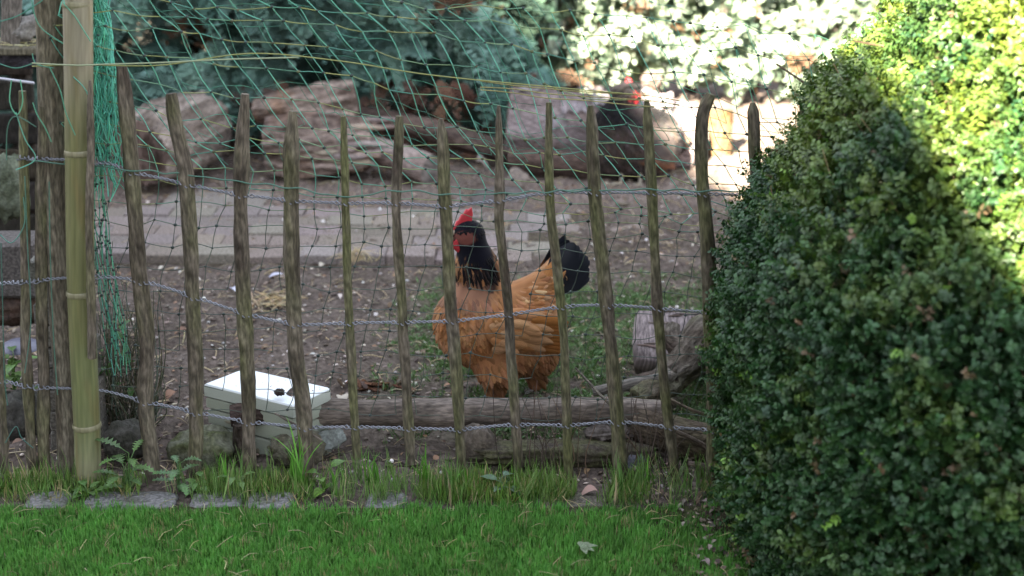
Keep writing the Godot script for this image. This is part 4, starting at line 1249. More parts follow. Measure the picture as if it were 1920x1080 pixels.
func leafy(called: String, label: String, at: Vector3, n: int, ll: float, lw: float, height: float, col: Color, cat := "plant", jag := false, group := "") -> Node3D:
	var t := thing(called, label, cat, at, 0.0, group)
	var stem := Geo.new()
	for k in n:
		var a := k * 2.4 + rnd(-0.4, 0.4)
		var f := (k + 0.6) / n
		var o := Vector3(rnd(-0.01, 0.01), f * height, rnd(-0.01, 0.01))
		var d := Vector3(cos(a), rnd(0.1, 0.8), sin(a)).normalized()
		var root := o + d * ll * 0.35
		tube(stem, PackedVector3Array([Vector3(0, 0, 0), Vector3(o.x * 0.5, o.y * 0.7, o.z * 0.5), o, root]), [0.0016, 0.001], {"sides": 4, "cap": false, "col": col})
		var g := Geo.new()
		var c := vary(col, 0.25)
		var sc := rnd(0.75, 1.2)
		var prof := [0.1, 0.7, 1.0, 0.95, 0.7, 0.35, 0.04]
		if jag:
			prof = [0.12, 0.16, 0.55, 0.16, 0.75, 0.2, 0.95, 0.22, 0.85, 0.25, 0.6, 0.2, 0.35, 0.04]
		blade(g, ll * sc, lw * sc, prof, rnd(0.5, 1.2), 0.2, c, c * 1.1, Transform3D(basis_of(d, Vector3.UP), root), prof.size() * 2 - 2 if jag else 6)
		part("leaf", g, M.leaf, t)
	part("stem", stem, M.leaf, t)
	return t
# ------------------------------------------------------------------ hens
func sdf(p: Vector3, prims: Array, k: float) -> float:
	var d := 1.0
	for q in prims:
		var e: float
		if q[0] == 0:                                          # tapered capsule
			var a: Vector3 = q[1]
			var ba: Vector3 = q[2] - a
			var t := clampf((p - a).dot(ba) / ba.length_squared(), 0.0, 1.0)
			var w: Vector3 = p - a - ba * t
			w.z /= q[5]
			e = w.length() - lerpf(q[3], q[4], t)
		else:                                                  # ellipsoid, tilted about z
			var w: Vector3 = (p - q[1]).rotated(Vector3.BACK, -q[3])
			var r: Vector3 = q[2]
			var k0 := (w / r).length()
			var k1 := (w / (r * r)).length()
			e = k0 * (k0 - 1.0) / maxf(k1, 1e-5)
		var h := maxf(k - absf(d - e), 0.0) / k
		d = minf(d, e) - h * h * k * 0.25
	return d

func nets(prims: Array, lo: Vector3, hi: Vector3, cell: float, k: float, colf: Callable) -> Geo:
	var g := Geo.new()
	var nx := int((hi.x - lo.x) / cell) + 2
	var ny := int((hi.y - lo.y) / cell) + 2
	var nz := int((hi.z - lo.z) / cell) + 2
	var val := PackedFloat32Array()
	val.resize(nx * ny * nz)
	for z in nz:
		for y in ny:
			for x in nx:
				val[x + nx * (y + ny * z)] = sdf(lo + Vector3(x, y, z) * cell, prims, k)
	var id := PackedInt32Array()
	id.resize(val.size())
	id.fill(-1)
	var off := [0, 1, nx, nx + 1, nx * ny, nx * ny + 1, nx * ny + nx, nx * ny + nx + 1]
	var edges := [[0, 1], [2, 3], [4, 5], [6, 7], [0, 2], [1, 3], [4, 6], [5, 7], [0, 4], [1, 5], [2, 6], [3, 7]]
	for z in nz - 1:
		for y in ny - 1:
			for x in nx - 1:
				var b := x + nx * (y + ny * z)
				var m := 0
				for c in 8:
					if val[b + off[c]] < 0.0:
						m |= 1 << c
				if m == 0 or m == 255:
					continue
				var s := Vector3.ZERO
				var n := 0
				for e in edges:
					var v0 := val[b + off[e[0]]]
					var v1 := val[b + off[e[1]]]
					if (v0 < 0.0) != (v1 < 0.0):
						var t := v0 / (v0 - v1)
						var c0: int = e[0]
						var c1: int = e[1]
						s += Vector3(c0 & 1, (c0 >> 1) & 1, c0 >> 2).lerp(Vector3(c1 & 1, (c1 >> 1) & 1, c1 >> 2), t)
						n += 1
				var p := lo + (Vector3(x, y, z) + s / n) * cell
				id[b] = g.vert(p, Vector2(p.z + p.y * 0.3, p.x - p.y * 0.3), colf.call(p))
	for z in range(1, nz - 1):
		for y in range(1, ny - 1):
			for x in range(1, nx - 1):
				var b := x + nx * (y + ny * z)
				var inside := val[b] < 0.0
				for ax in 3:
					var st: int = [1, nx, nx * ny][ax]
					if inside == (val[b + st] < 0.0):
						continue
					var u: int = [nx, nx * ny, 1][ax]
					var w: int = [nx * ny, 1, nx][ax]
					var q := [id[b - u - w], id[b - w], id[b], id[b - u]]
					if q.min() < 0:
						continue
					if inside:
						g.quad(q[0], q[3], q[2], q[1])
					else:
						g.quad(q[0], q[1], q[2], q[3])
	return g

func scatter(g: Geo, n: int) -> Array:                      # [point, normal] spread evenly over a mesh
	var area := PackedFloat32Array()
	var sum := 0.0
	for k in range(0, g.i.size(), 3):
		sum += (g.v[g.i[k + 1]] - g.v[g.i[k]]).cross(g.v[g.i[k + 2]] - g.v[g.i[k]]).length()
		area.append(sum)
	var nn := g.normals()
	var out := []
	for k in n:
		var t := area.bsearch(rng.randf() * sum)
		t = mini(t, area.size() - 1)
		var a := rng.randf()
		var b := rng.randf()
		if a + b > 1.0:
			a = 1.0 - a; b = 1.0 - b
		var i0 := g.i[t * 3]; var i1 := g.i[t * 3 + 1]; var i2 := g.i[t * 3 + 2]
		out.append([g.v[i0] + (g.v[i1] - g.v[i0]) * a + (g.v[i2] - g.v[i0]) * b, (nn[i0] + (nn[i1] - nn[i0]) * a + (nn[i2] - nn[i0]) * b).normalized()])
	return out

func feather_mesh(bend := 0.35) -> ArrayMesh:                # unit length along +Z, unit width, arched
	var g := Geo.new()
	var prof := [0.25, 0.75, 1.0, 1.0, 0.85, 0.45]
	for k in 6:
		var t := k / 5.0
		for s in 5:
			var u := s / 2.0 - 1.0
			var z := t - 0.10 * u * u * t
			var shade := (0.82 + 0.18 * (1.0 - absf(u))) if k > 3 else 0.95
			g.vert(Vector3(u * 0.5 * prof[k], -0.16 * u * u * prof[k] - bend * t * t * 0.35 + 0.06 * t, z), Vector2(u * 0.5, t), Color(shade, shade, shade))
			if k > 0 and s > 0:
				var b := k * 5 + s
				g.quad(b - 6, b - 1, b, b - 5)
	return g.mesh()

func hen_foot(t: Node3D, hip: Vector3, ankle: Vector3, col: Color) -> void:
	var g := Geo.new()
	tube(g, path([hip, hip.lerp(ankle, 0.5) + Vector3(0.004, 0, 0), ankle], 10), [0.008, 0.0062, 0.0066], {"sides": 9, "amp": 0.12, "fl": 60.0, "seed": hip.x * 40.0, "col": col})
	for a: float in [0.0, 0.55, -0.55, PI]:
		var ln := 0.048 if a < 3.0 else 0.02
		var d := Vector3(-cos(a), 0, sin(a))
		tube(g, path([ankle, ankle + d * ln * 0.5 + Vector3(0, 0.003, 0), ankle + d * ln - Vector3(0, ankle.y - 0.003, 0)], 8), [0.0058, 0.005, 0.0035, 0.001], {"sides": 7, "col": col})
	part("leg", g, M.horn, t)

func eye(t: Node3D, at: Vector3, s: float) -> void:
	var g := Geo.new()
	lump(g, Vector3(0.0085, 0.0085, 0.005), 2.0, 0.0, 1.0, 10, 0.0, rgb(0.35, 0.13, 0.03))
	var e := part("eye", g, M.horn, t)
	e.position = at
	g = Geo.new()
	lump(g, Vector3(0.0048, 0.0048, 0.003), 2.0, 0.0, 1.0, 8, 0.0, rgb(0.005, 0.005, 0.005))
	part("pupil", g, M.horn, e).position = Vector3(-0.0006, 0, 0.0018 * s)

func build_hens() -> void:
	# ---- the buff hen with a black neck, facing left
	var t := thing("buff_hen", "buff orange hen with black neck and tail and red comb standing in the middle", "chicken", Vector3(0.0, 0.0, -3.35), 0.30)
	var prims := [
		[1, Vector3(-0.025, 0.185, 0), Vector3(0.148, 0.092, 0.090), 0.10],
		[1, Vector3(-0.112, 0.200, 0), Vector3(0.075, 0.085, 0.080), 0.0],
		[1, Vector3(0.035, 0.135, 0), Vector3(0.095, 0.070, 0.072), 0.12],
		[1, Vector3(-0.03, 0.130, 0), Vector3(0.085, 0.068, 0.070), 0.0],
		[0, Vector3(0.045, 0.225, 0), Vector3(0.100, 0.300, 0), 0.066, 0.030, 0.95],
		[0, Vector3(-0.082, 0.245, 0), Vector3(-0.088, 0.335, 0), 0.066, 0.044, 0.95],
		[0, Vector3(-0.088, 0.335, 0), Vector3(-0.100, 0.408, 0), 0.043, 0.028, 0.95],
		[1, Vector3(-0.110, 0.419, 0), Vector3(0.032, 0.026, 0.023), -0.1],
		[0, Vector3(-0.06, 0.09, 0.05), Vector3(-0.062, 0.026, 0.05), 0.042, 0.017, 1.0],
		[0, Vector3(0.054, 0.09, 0.01), Vector3(0.056, 0.022, 0.012), 0.042, 0.018, 1.0],
	]
	var dark := func(p: Vector3) -> float:                     # 1 where the hen is black
		var edge := 0.238 + (-0.035 - p.x) * 1.0 + fine.get_noise_3d(p.x * 500.0, p.y * 200.0, p.z * 500.0) * 0.075
		return smoothstep(-0.012, 0.012, p.y - edge) * smoothstep(-0.035, -0.06, p.x)
	var buff := func(p: Vector3) -> Color:
		var n := noise.get_noise_3d(p.x * 120.0, p.y * 120.0, p.z * 120.0)
		var c := rgb(0.31, 0.132, 0.05).lerp(rgb(0.41, 0.205, 0.098), clampf(0.5 + n * 1.2, 0, 1))
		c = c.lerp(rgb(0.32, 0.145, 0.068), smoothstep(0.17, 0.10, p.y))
		return c
	var face := func(p: Vector3) -> float:
		return smoothstep(0.027, 0.018, Vector2((p.x + 0.122) * 0.95, (p.y - 0.414) * 1.45).length())
	var skin := func(p: Vector3) -> Color:
		var c: Color = buff.call(p)
		c = c.lerp(rgb(0.007, 0.0065, 0.008), dark.call(p))
		var throat := smoothstep(-0.05, -0.085, p.x) * smoothstep(0.25, 0.28, p.y) * smoothstep(0.345, 0.30, p.y)
		c = c.lerp(rgb(0.22, 0.12, 0.09), throat * 0.75)
		return c.lerp(rgb(0.17, 0.06, 0.05), face.call(p))
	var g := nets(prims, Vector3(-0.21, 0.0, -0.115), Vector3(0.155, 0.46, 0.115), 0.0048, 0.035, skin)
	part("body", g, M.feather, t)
	var fm := feather_mesh()
	var where := []
	var tints := []
	for s in scatter(g, 5200):
		var p: Vector3 = s[0]
		var n: Vector3 = s[1]
		if face.call(p) > 0.2 or (p.y < 0.04):
			continue
		var dk: float = dark.call(p)
		var flow := Vector3(1.0, -0.35, 0)
		if p.y > 0.25 and p.x < 0.0:
			flow = Vector3(0.25 + (p.x + 0.11) * 3.0, -1.0, signf(p.z) * 0.15)
		elif p.x < -0.09:
			flow = Vector3(0.25, -1.0, signf(p.z) * 0.2)
		elif p.y < 0.15:
			flow = Vector3(0.45, -1.0, 0)
		elif p.x > 0.05 and p.y > 0.22:
			flow = Vector3(0.8, 0.25, 0)
		flow += rdir() * 0.16
		flow = (flow - n * flow.dot(n)).normalized()
		var ln := rnd(0.026, 0.038)
		var wd := rnd(0.015, 0.021)
		if dk > 0.5 and p.x < 0.02:
			ln = rnd(0.03, 0.045) * (0.32 if p.y > 0.395 else (0.6 if p.y > 0.36 else 1.0))
			wd = rnd(0.006, 0.010)
		elif p.y < 0.14:
			ln = rnd(0.028, 0.042)
			wd = rnd(0.012, 0.018)
		var lift := rnd(0.02, 0.14) if p.y > 0.15 else rnd(0.05, 0.32)
		var z := (flow + n * lift).normalized()
		var b := basis_of(z, n)
		where.append(Transform3D(Basis(b.x * wd, b.y * ln * 0.7, b.z * ln), p - n * 0.001))
		var c: Color = skin.call(p)
		if dk < 0.3 and p.x > -0.02 and p.y > 0.2 and rng.randf() < 0.22:
			c = c.lerp(rgb(0.55, 0.36, 0.2), rnd(0.3, 0.8))
		tints.append(vary(c, 0.28))
	many("feathers", fm, M.feather, where, tints, t)
	# wing: a smooth shield and its flight feathers
	for side: float in [1.0, -1.0]:
		var wg := Geo.new()
		wg.v.clear()
		var w2 := nets([[1, Vector3(-0.012, 0.198, 0.086 * side), Vector3(0.085, 0.054, 0.024), -0.12]], Vector3(-0.13, 0.12, 0.05 * side if side > 0 else -0.12), Vector3(0.10, 0.27, 0.12 if side > 0 else -0.05), 0.005, 0.02, func(p: Vector3) -> Color: return buff.call(p) * 0.95)
		var wing := part("wing", w2, M.feather, t)
		where = []
		tints = []
		for row in 6:
			for k in 10:
				var f := k / 9.0
				var x := -0.085 + row * 0.017 + f * 0.012
				var y := 0.235 - f * 0.075 + row * 0.002
				var z := (0.106 + 0.008 * sin(f * PI) - absf(x + 0.02) * 0.06) * side
				var d := Vector3(1.0, -0.36 + 0.1 * f, -0.05 * side) + rdir() * 0.16
				var up := Vector3(-0.1, 0.3 - f * 0.4, side)
				var b := basis_of(d + up * 0.1, up)
				var ln := lerpf(0.032, 0.055, row / 5.0)
				where.append(Transform3D(Basis(b.x * 0.021, b.y * ln * 0.5, b.z * ln), Vector3(x + rnd(-0.009, 0.009), y + rnd(-0.005, 0.005), z)))
				tints.append(vary(rgb(0.34, 0.15, 0.055).lerp(rgb(0.50, 0.285, 0.15), rnd(0, 1)), 0.16))
		many("covert_feathers", fm, M.feather, where, tints, wing)
		for k in 9:
			var f := k / 8.0
			var fg := part("flight_feather", fm, M.feather, wing)
			var d := Vector3(1.0, -0.42 + 0.22 * f, -0.06 * side)
			var up := Vector3(0, 0.15, side)
			var b := basis_of(d, up)
			var ln := lerpf(0.125, 0.095, f)
			fg.transform = Transform3D(Basis(b.x * 0.03, b.y * ln * 0.35, b.z * ln), Vector3(-0.015 + f * 0.03, 0.178 + f * 0.05, (0.101 + k * 0.0014) * side))
			fg.material_override = tinted(M.feather, vary(rgb(0.34, 0.135, 0.04), 0.14))
	# tail: stiff black feathers fanned up and back
	for k in 18:
		var f := (k % 9) / 8.0
		var side := 1.0 if k < 9 else -1.0
		var fg := part("tail_feather", fm, M.tailfeather, t)
		var a := lerpf(0.10, 1.0, f) + rnd(-0.03, 0.03)
		var d := Vector3(cos(a), sin(a), 0.10 * side)
		var up := Vector3(-sin(a) * 0.35, cos(a) * 0.35, side)
		var b := basis_of(d, up)
		var ln := lerpf(0.104, 0.110, sin(f * PI)) * rnd(0.97, 1.03)
		fg.transform = Transform3D(Basis(b.x * 0.056, b.y * ln * 0.3, b.z * ln), Vector3(0.088, 0.272 + f * 0.020, (0.006 + 0.0022 * (k % 9)) * side))
		fg.material_override = tinted(M.tailfeather, rgb(0.009, 0.011, 0.019))
	for k in 14:                                               # buff feathers that cover the tail's root
		var fg := part("tail_covert", fm, M.feather, t)
		var side := 1.0 if k % 2 else -1.0
		var a := rnd(0.5, 1.15)
		var d := Vector3(cos(a), sin(a), 0.05 * side)
		var b := basis_of(d, Vector3(-sin(a) * 0.6, cos(a) * 0.6, side))
		fg.transform = Transform3D(Basis(b.x * 0.022, b.y * 0.02, b.z * rnd(0.05, 0.08)), Vector3(rnd(0.06, 0.088), rnd(0.25, 0.29), rnd(0.018, 0.034) * side))
		fg.material_override = tinted(M.feather, vary(rgb(0.42, 0.2, 0.08), 0.2))
	comb_and_face(t, Vector3(-0.112, 0.420, 0), 1.0, Vector3.ZERO)
	hen_foot(t, Vector3(-0.062, 0.032, 0.05), Vector3(-0.063, 0.008, 0.052), rgb(0.20, 0.19, 0.18))
	hen_foot(t, Vector3(0.056, 0.032, 0.012), Vector3(0.054, 0.008, 0.014), rgb(0.20, 0.19, 0.18))

	# ---- the grey hen resting before the big log, head turned to the right
	t = thing("grey_hen", "dark grey brown hen with a red comb resting against the big log at the back", "chicken", Vector3(0.455, 0.0, -5.43), 0.0)
	prims = [
		[1, Vector3(0.02, 0.145, 0), Vector3(0.150, 0.135, 0.115), 0.05],
		[1, Vector3(-0.07, 0.155, 0.02), Vector3(0.085, 0.135, 0.09), 0.0],
		[0, Vector3(-0.075, 0.22, 0.01), Vector3(-0.045, 0.325, 0.01), 0.075, 0.036, 1.0],
		[1, Vector3(-0.026, 0.338, 0.012), Vector3(0.044, 0.036, 0.032), 0.0],
		[0, Vector3(0.09, 0.17, -0.02), Vector3(0.155, 0.13, -0.05), 0.08, 0.035, 1.0],
	]
	var grey := func(p: Vector3) -> Color:
		var n := noise.get_noise_3d(p.x * 200.0, p.y * 200.0, p.z * 200.0 + 40.0)
		var c := rgb(0.085, 0.064, 0.056).lerp(rgb(0.035, 0.028, 0.026), clampf(0.5 + n, 0, 1))
		c = c.lerp(rgb(0.15, 0.125, 0.115), smoothstep(0.02, 0.1, p.x) * 0.75)
		c = c.lerp(rgb(0.012, 0.011, 0.012), smoothstep(0.21, 0.27, p.y))
		c = c.lerp(rgb(0.30, 0.04, 0.04), smoothstep(0.03, 0.022, Vector2(p.x + 0.008, p.y - 0.336).length()))
		return c.lerp(rgb(0.17, 0.08, 0.045), smoothstep(0.05, 0.1, p.x) * smoothstep(0.13, 0.085, p.y))
	g = nets(prims, Vector3(-0.18, 0.0, -0.14), Vector3(0.2, 0.385, 0.14), 0.0062, 0.035, grey)
	part("body", g, M.feather, t)
	where = []
	tints = []
	for s in scatter(g, 3200):
		var p: Vector3 = s[0]
		var n: Vector3 = s[1]
		if p.y < 0.02 or Vector2(p.x + 0.012, p.y - 0.335).length() < 0.026:
			continue
		var flow := Vector3(0.3, -1, 0) if p.x < 0.02 else Vector3(1, -0.55, 0)
		flow += rdir() * 0.15
		flow = (flow - n * flow.dot(n)).normalized()
		var ln := rnd(0.028, 0.042)
		var b := basis_of(flow + n * rnd(0.03, 0.2), n)
		where.append(Transform3D(Basis(b.x * rnd(0.015, 0.024), b.y * ln * 0.7, b.z * ln), p))
		tints.append(vary(grey.call(p), 0.4))
	many("feathers", fm, M.feather, where, tints, t)
	var wing := part("wing", nets([[1, Vector3(0.065, 0.155, 0.10), Vector3(0.085, 0.07, 0.022), -0.2]], Vector3(-0.04, 0.05, 0.05), Vector3(0.17, 0.25, 0.14), 0.006, 0.02, grey), M.feather, t)
	where = []
	tints = []
	for row in 6:
		for k in 8:
			var f := k / 7.0
			var d := Vector3(1.0, -0.7, -0.1) + rdir() * 0.08
			var b := basis_of(d + Vector3(0, 0, 0.12), Vector3(0, 0.1, 1))
			where.append(Transform3D(Basis(b.x * 0.026, b.y * 0.02, b.z * 0.046), Vector3(0.0 + row * 0.02 + f * 0.012, 0.205 - f * 0.09 - row * 0.003, 0.119 - absf(row - 2.5) * 0.004)))
			tints.append(vary(rgb(0.155, 0.128, 0.118).lerp(rgb(0.19, 0.09, 0.05), smoothstep(0.65, 1.0, f)), 0.25))
	many("covert_feathers", fm, M.feather, where, tints, wing)
	for k in 8:
		var fg := part("tail_feather", fm, M.feather, t)
		var d := Vector3(1, rnd(-0.2, 0.3), -0.35)
		var b := basis_of(d, Vector3(0, 0.4, 1))
		fg.transform = Transform3D(Basis(b.x * 0.03, b.y * 0.03, b.z * 0.09), Vector3(0.14, 0.135 + rnd(-0.02, 0.02), -0.05 + k * 0.003))
		fg.material_override = tinted(M.feather, vary(rgb(0.15, 0.11, 0.09), 0.2))
	comb_and_face(t, Vector3(-0.020, 0.338, 0.012), 0.95, Vector3(0, PI - 0.35, 0))
	hen_foot(t, Vector3(0.02, 0.05, 0.09), Vector3(0.015, 0.008, 0.10), rgb(0.25, 0.22, 0.18))
	hen_foot(t, Vector3(-0.05, 0.05, 0.08), Vector3(-0.055, 0.008, 0.09), rgb(0.25, 0.22, 0.18))

func tinted(m: StandardMaterial3D, c: Color) -> StandardMaterial3D:
	var d: StandardMaterial3D = m.duplicate()
	d.albedo_color = c.linear_to_srgb()
	return d

func comb_and_face(t: Node3D, at: Vector3, s: float, turn: Vector3) -> void:   # comb, wattles, beak, ear lobes, eyes; at is the head's middle, facing -X
	var b := Basis.from_euler(turn) * Basis.from_scale(Vector3.ONE * s)
	var red := rgb(0.52, 0.045, 0.055)
	var g := Geo.new()
	var o := PackedVector2Array([Vector2(-0.036, 0.0), Vector2(-0.034, 0.014), Vector2(-0.028, 0.018), Vector2(-0.024, 0.028), Vector2(-0.018, 0.031), Vector2(-0.012, 0.043), Vector2(-0.006, 0.046), Vector2(0.001, 0.057), Vector2(0.006, 0.055), Vector2(0.014, 0.060), Vector2(0.017, 0.044), Vector2(0.014, 0.026), Vector2(0.008, 0.014)])
	plate(g, o, 0.009, red)
	part("comb", g, M.skin, t).transform = Transform3D(b, at)
	g = Geo.new()
	tube(g, path([Vector3(-0.024, 0.003, 0), Vector3(-0.038, 0.001, 0), Vector3(-0.051, -0.009, 0)], 8), [0.011, 0.009, 0.006, 0.0012], {"sides": 10, "squash": 0.9, "col": rgb(0.20, 0.16, 0.11)})
	tube(g, path([Vector3(-0.024, -0.006, 0), Vector3(-0.036, -0.010, 0), Vector3(-0.044, -0.012, 0)], 6), [0.008, 0.006, 0.0012], {"sides": 8, "squash": 0.6, "col": rgb(0.17, 0.13, 0.09)})
	part("beak", g, M.horn, t).transform = Transform3D(b, at)
	for side: float in [1.0, -1.0]:
		g = Geo.new()
		lump(g, Vector3(0.030, 0.036, 0.010), 2.2, 0.22, 14.0, 12, side * 3.0, red)
		part("wattle", g, M.skin, t).transform = Transform3D(b * Basis(Vector3.RIGHT, 0.15 * side) * Basis(Vector3.BACK, 0.2), at + b * Vector3(-0.020, -0.026, 0.010 * side))
		g = Geo.new()
		lump(g, Vector3(0.013, 0.015, 0.006), 2.0, 0.15, 14.0, 10, 1.0, rgb(0.5, 0.42, 0.38))
		part("ear_lobe", g, M.skin, t).transform = Transform3D(b, at + b * Vector3(0.020, -0.010, 0.020 * side))
		var e := Node3D.new()
		eye(t, at + b * Vector3(-0.008, 0.006, 0.0215 * side), side)
		e.free()

# ------------------------------------------------------------------ netting
var net_h := 0.0

func net_node(i: int, j: int, jitter: bool) -> Vector3:
	var h := 1.12 - j * 0.046
	var x0 := -1.75 + i * 0.047
	var x := x0 - 0.62 * (h - 0.72) if h > 0.72 else x0 - 0.16 * (0.72 - h)
	var slope := lerpf(0.02, 0.12, smoothstep(0.5, 0.85, h))
	var y := h - slope * (x + 1.0) + 0.02 * sin(x * 3.0 + j) * smoothstep(0.6, 0.9, h)
	var z := -2.895 - 0.02 * smoothstep(0.75, 0.3, h) + 0.03 * smoothstep(0.8, 1.1, h)
	var a := fine.get_noise_2d(i * 31.0, j * 47.0)
	var b := fine.get_noise_2d(i * 37.0 + 500.0, j * 41.0)
	var w := noise.get_noise_2d(x * 22.0, h * 22.0)
	return Vector3(x + a * 0.013 + w * 0.028, y + b * 0.012 + w * 0.016, z + a * 0.012)

func fold(i: int, j: int) -> Vector3:
	return Vector3(0.026 + 0.02 * sin(i * 0.7 + j * 0.4), 0.014 + 0.015 * sin(i * 0.45), -0.035 + 0.01 * sin(j * 1.3 + i * 0.3))

func build_net() -> void:
	var t := thing("garden_netting", "green knotted netting hung above and behind the pales along the fence", "netting")
	var teal := rgb(0.10, 0.34, 0.24)
	var olive := rgb(0.21, 0.22, 0.07)
	var dull := rgb(0.045, 0.065, 0.05)
	var sg := Geo.new()
	var rows := 22
	var cols := 56
	var knots := []
	var knot_tints := []
	for j in rows:
		for i in cols:
			var p := net_node(i, j, true)
			if p.x < -0.9 or p.x > 0.85 or p.y < 0.06:
				continue
			var h := 1.12 - j * 0.046
			var top := smoothstep(0.60, 0.76, h)
			if h < 0.45 and fine.get_noise_2d(i * 90.0, j * 77.0 + 9.0) < -0.28:
				continue
			for way in 2:
				var q := net_node(i + (0 if way == 0 else 1), j + (1 if way == 0 else 0), true)
				if way == 0 and j == rows - 1:
					continue
				if q.y < 0.05:
					continue
				var c := dull.lerp(teal, top) if way == 0 else dull.lerp(olive.lerp(teal * 0.6, clampf(0.5 + noise.get_noise_2d(i * 17.0, j * 23.0) * 1.6 - smoothstep(0.85, 1.0, h) * 0.0, 0, 1)), smoothstep(0.52, 0.68, h))
				c = vary(c, 0.2)
				var len := p.distance_to(q)
				var m := p.lerp(q, 0.5) + Vector3(rnd(-1, 1), rnd(-1, 0.4), rnd(-1, 1)) * len * (0.05 if way == 0 else 0.04)
				tube(sg, path([p, m, q], 5), [0.0009 if h > 0.7 else 0.0008], {"sides": 4, "cap": false, "col": c})
			if rng.randf() < 0.75:
				knots.append(Transform3D(Basis.from_scale(Vector3.ONE * rnd(0.7, 1.15)), p))
				knot_tints.append(vary(rgb(0.022, 0.035, 0.03).lerp(olive * 0.7, (0.35 if rng.randf() < 0.3 else 0.0) * top), 0.3))
	for j in 13:                                              # a second, slack layer folded over the top
		for i in range(8, 54):
			var p := net_node(i, j, true) + fold(i, j)
			if p.x < -0.85 or p.x > 0.7 or p.y < 0.70 or fine.get_noise_2d(i * 21.0, j * 33.0 + 200.0) < -0.15:
				continue
			for way in 2:
				var q := net_node(i + (way), j + 1 - way, true) + fold(i + way, j + 1 - way)
				tube(sg, path([p, p.lerp(q, 0.5) + rdir() * 0.004, q], 4), [0.0007], {"sides": 3, "cap": false, "col": vary(teal.lerp(dull, rnd(0.1, 0.7)), 0.2)})
	struct(part("strands", sg, M.net, t), "stuff")
	var kg := Geo.new()
	lump(kg, Vector3(0.0072, 0.006, 0.006), 2.0, 0.2, 14.0, 6, 0.0, Color.WHITE)
	many("knots", kg.mesh(), M.net, knots, knot_tints, t)
	# slack yellow head rope from the bamboo towards the right
	var g := Geo.new()
	tube(g, path([Vector3(-0.914, 0.906, -2.810), Vector3(-0.833, 0.902, -2.810), Vector3(-0.797, 0.903, -2.810), Vector3(-0.670, 0.907, -2.810), Vector3(-0.548, 0.913, -2.810), Vector3(-0.406, 0.917, -2.810)], 30), [0.0016], {"sides": 5, "col": rgb(0.23, 0.27, 0.17)})
	tube(g, path([Vector3(-0.929, 0.892, -2.855), Vector3(-0.836, 0.895, -2.855), Vector3(-0.681, 0.894, -2.855), Vector3(-0.504, 0.917, -2.855), Vector3(-0.330, 0.902, -2.855), Vector3(-0.165, 0.876, -2.855), Vector3(0.041, 0.855, -2.855), Vector3(0.249, 0.836, -2.855)], 40), [0.0013], {"sides": 5, "col": rgb(0.21, 0.22, 0.08)})
	for k in 3:
		var pts := []
		for s in 7:
			pts.append(Vector3(-0.062, 0.862, -2.860) + Vector3(s * 0.065, -s * 0.006 - k * 0.009 + rnd(-0.003, 0.003), rnd(-0.004, 0.004)))
		tube(g, path(pts, 24), [0.0012], {"sides": 5, "col": rgb(0.24, 0.22, 0.09)})
	part("head_rope", g, M.net, t)
	# the gathered bundle hanging beside the bamboo
	t = thing("net_bundle", "thick bunch of bright green gathered netting hanging beside the bamboo pole", "netting")
	g = Geo.new()
	for k in 84:
		var x := rnd(-0.86, -0.795)
		var pts := []
		var low := rnd(0.60, 0.80)
		var y := 1.12
		var px := x
		while y > low:
			pts.append(Vector3(px, y, -2.905 + rnd(-0.02, 0.02)))
			y -= rnd(0.025, 0.045)
			px = clampf(px + rnd(-0.014, 0.014), -0.868, -0.785)
		if pts.size() < 3:
			continue
		tube(g, path(pts, pts.size() * 3), [0.0011], {"sides": 4, "cap": false, "col": vary(rgb(0.085, 0.36, 0.25), 0.35)})
	struct(part("strands", g, M.net, t), "stuff")
	g = Geo.new()
	knots = []
	knot_tints = []
	for k in 14:
		var pts := []
		var y := 0.80
		var px := -0.845 + rnd(-0.008, 0.008)
		while y > 0.22:
			pts.append(Vector3(px + smoothstep(0.55, 0.3, y) * k * 0.0018, y, -2.905 + rnd(-0.012, 0.012)))
			y -= rnd(0.03, 0.05)
			px = clampf(px + rnd(-0.008, 0.009), -0.858, -0.825)
		tube(g, path(pts, pts.size() * 3), [0.001], {"sides": 4, "cap": false, "col": vary(rgb(0.06, 0.22, 0.15), 0.4)})
		for q in pts:
			knots.append(Transform3D(Basis.from_scale(Vector3.ONE * rnd(0.6, 1.0)), q))
			knot_tints.append(vary(rgb(0.02, 0.035, 0.03), 0.3))
	for k in 34:
		knots.append(Transform3D(Basis.from_scale(Vector3.ONE * rnd(0.6, 1.0)), Vector3(rnd(-0.86, -0.795), rnd(0.68, 0.98), -2.89 + rnd(-0.02, 0.015))))
		knot_tints.append(vary(rgb(0.02, 0.05, 0.04), 0.3))
	struct(part("tail_strands", g, M.net, t), "stuff")
	many("knots", kg.mesh(), M.net, knots, knot_tints, t)
	# loose cords in front of the post and bamboo
	t = thing("loose_cords", "loose green cords looped round the wooden post and bamboo pole", "cord")
	g = Geo.new()
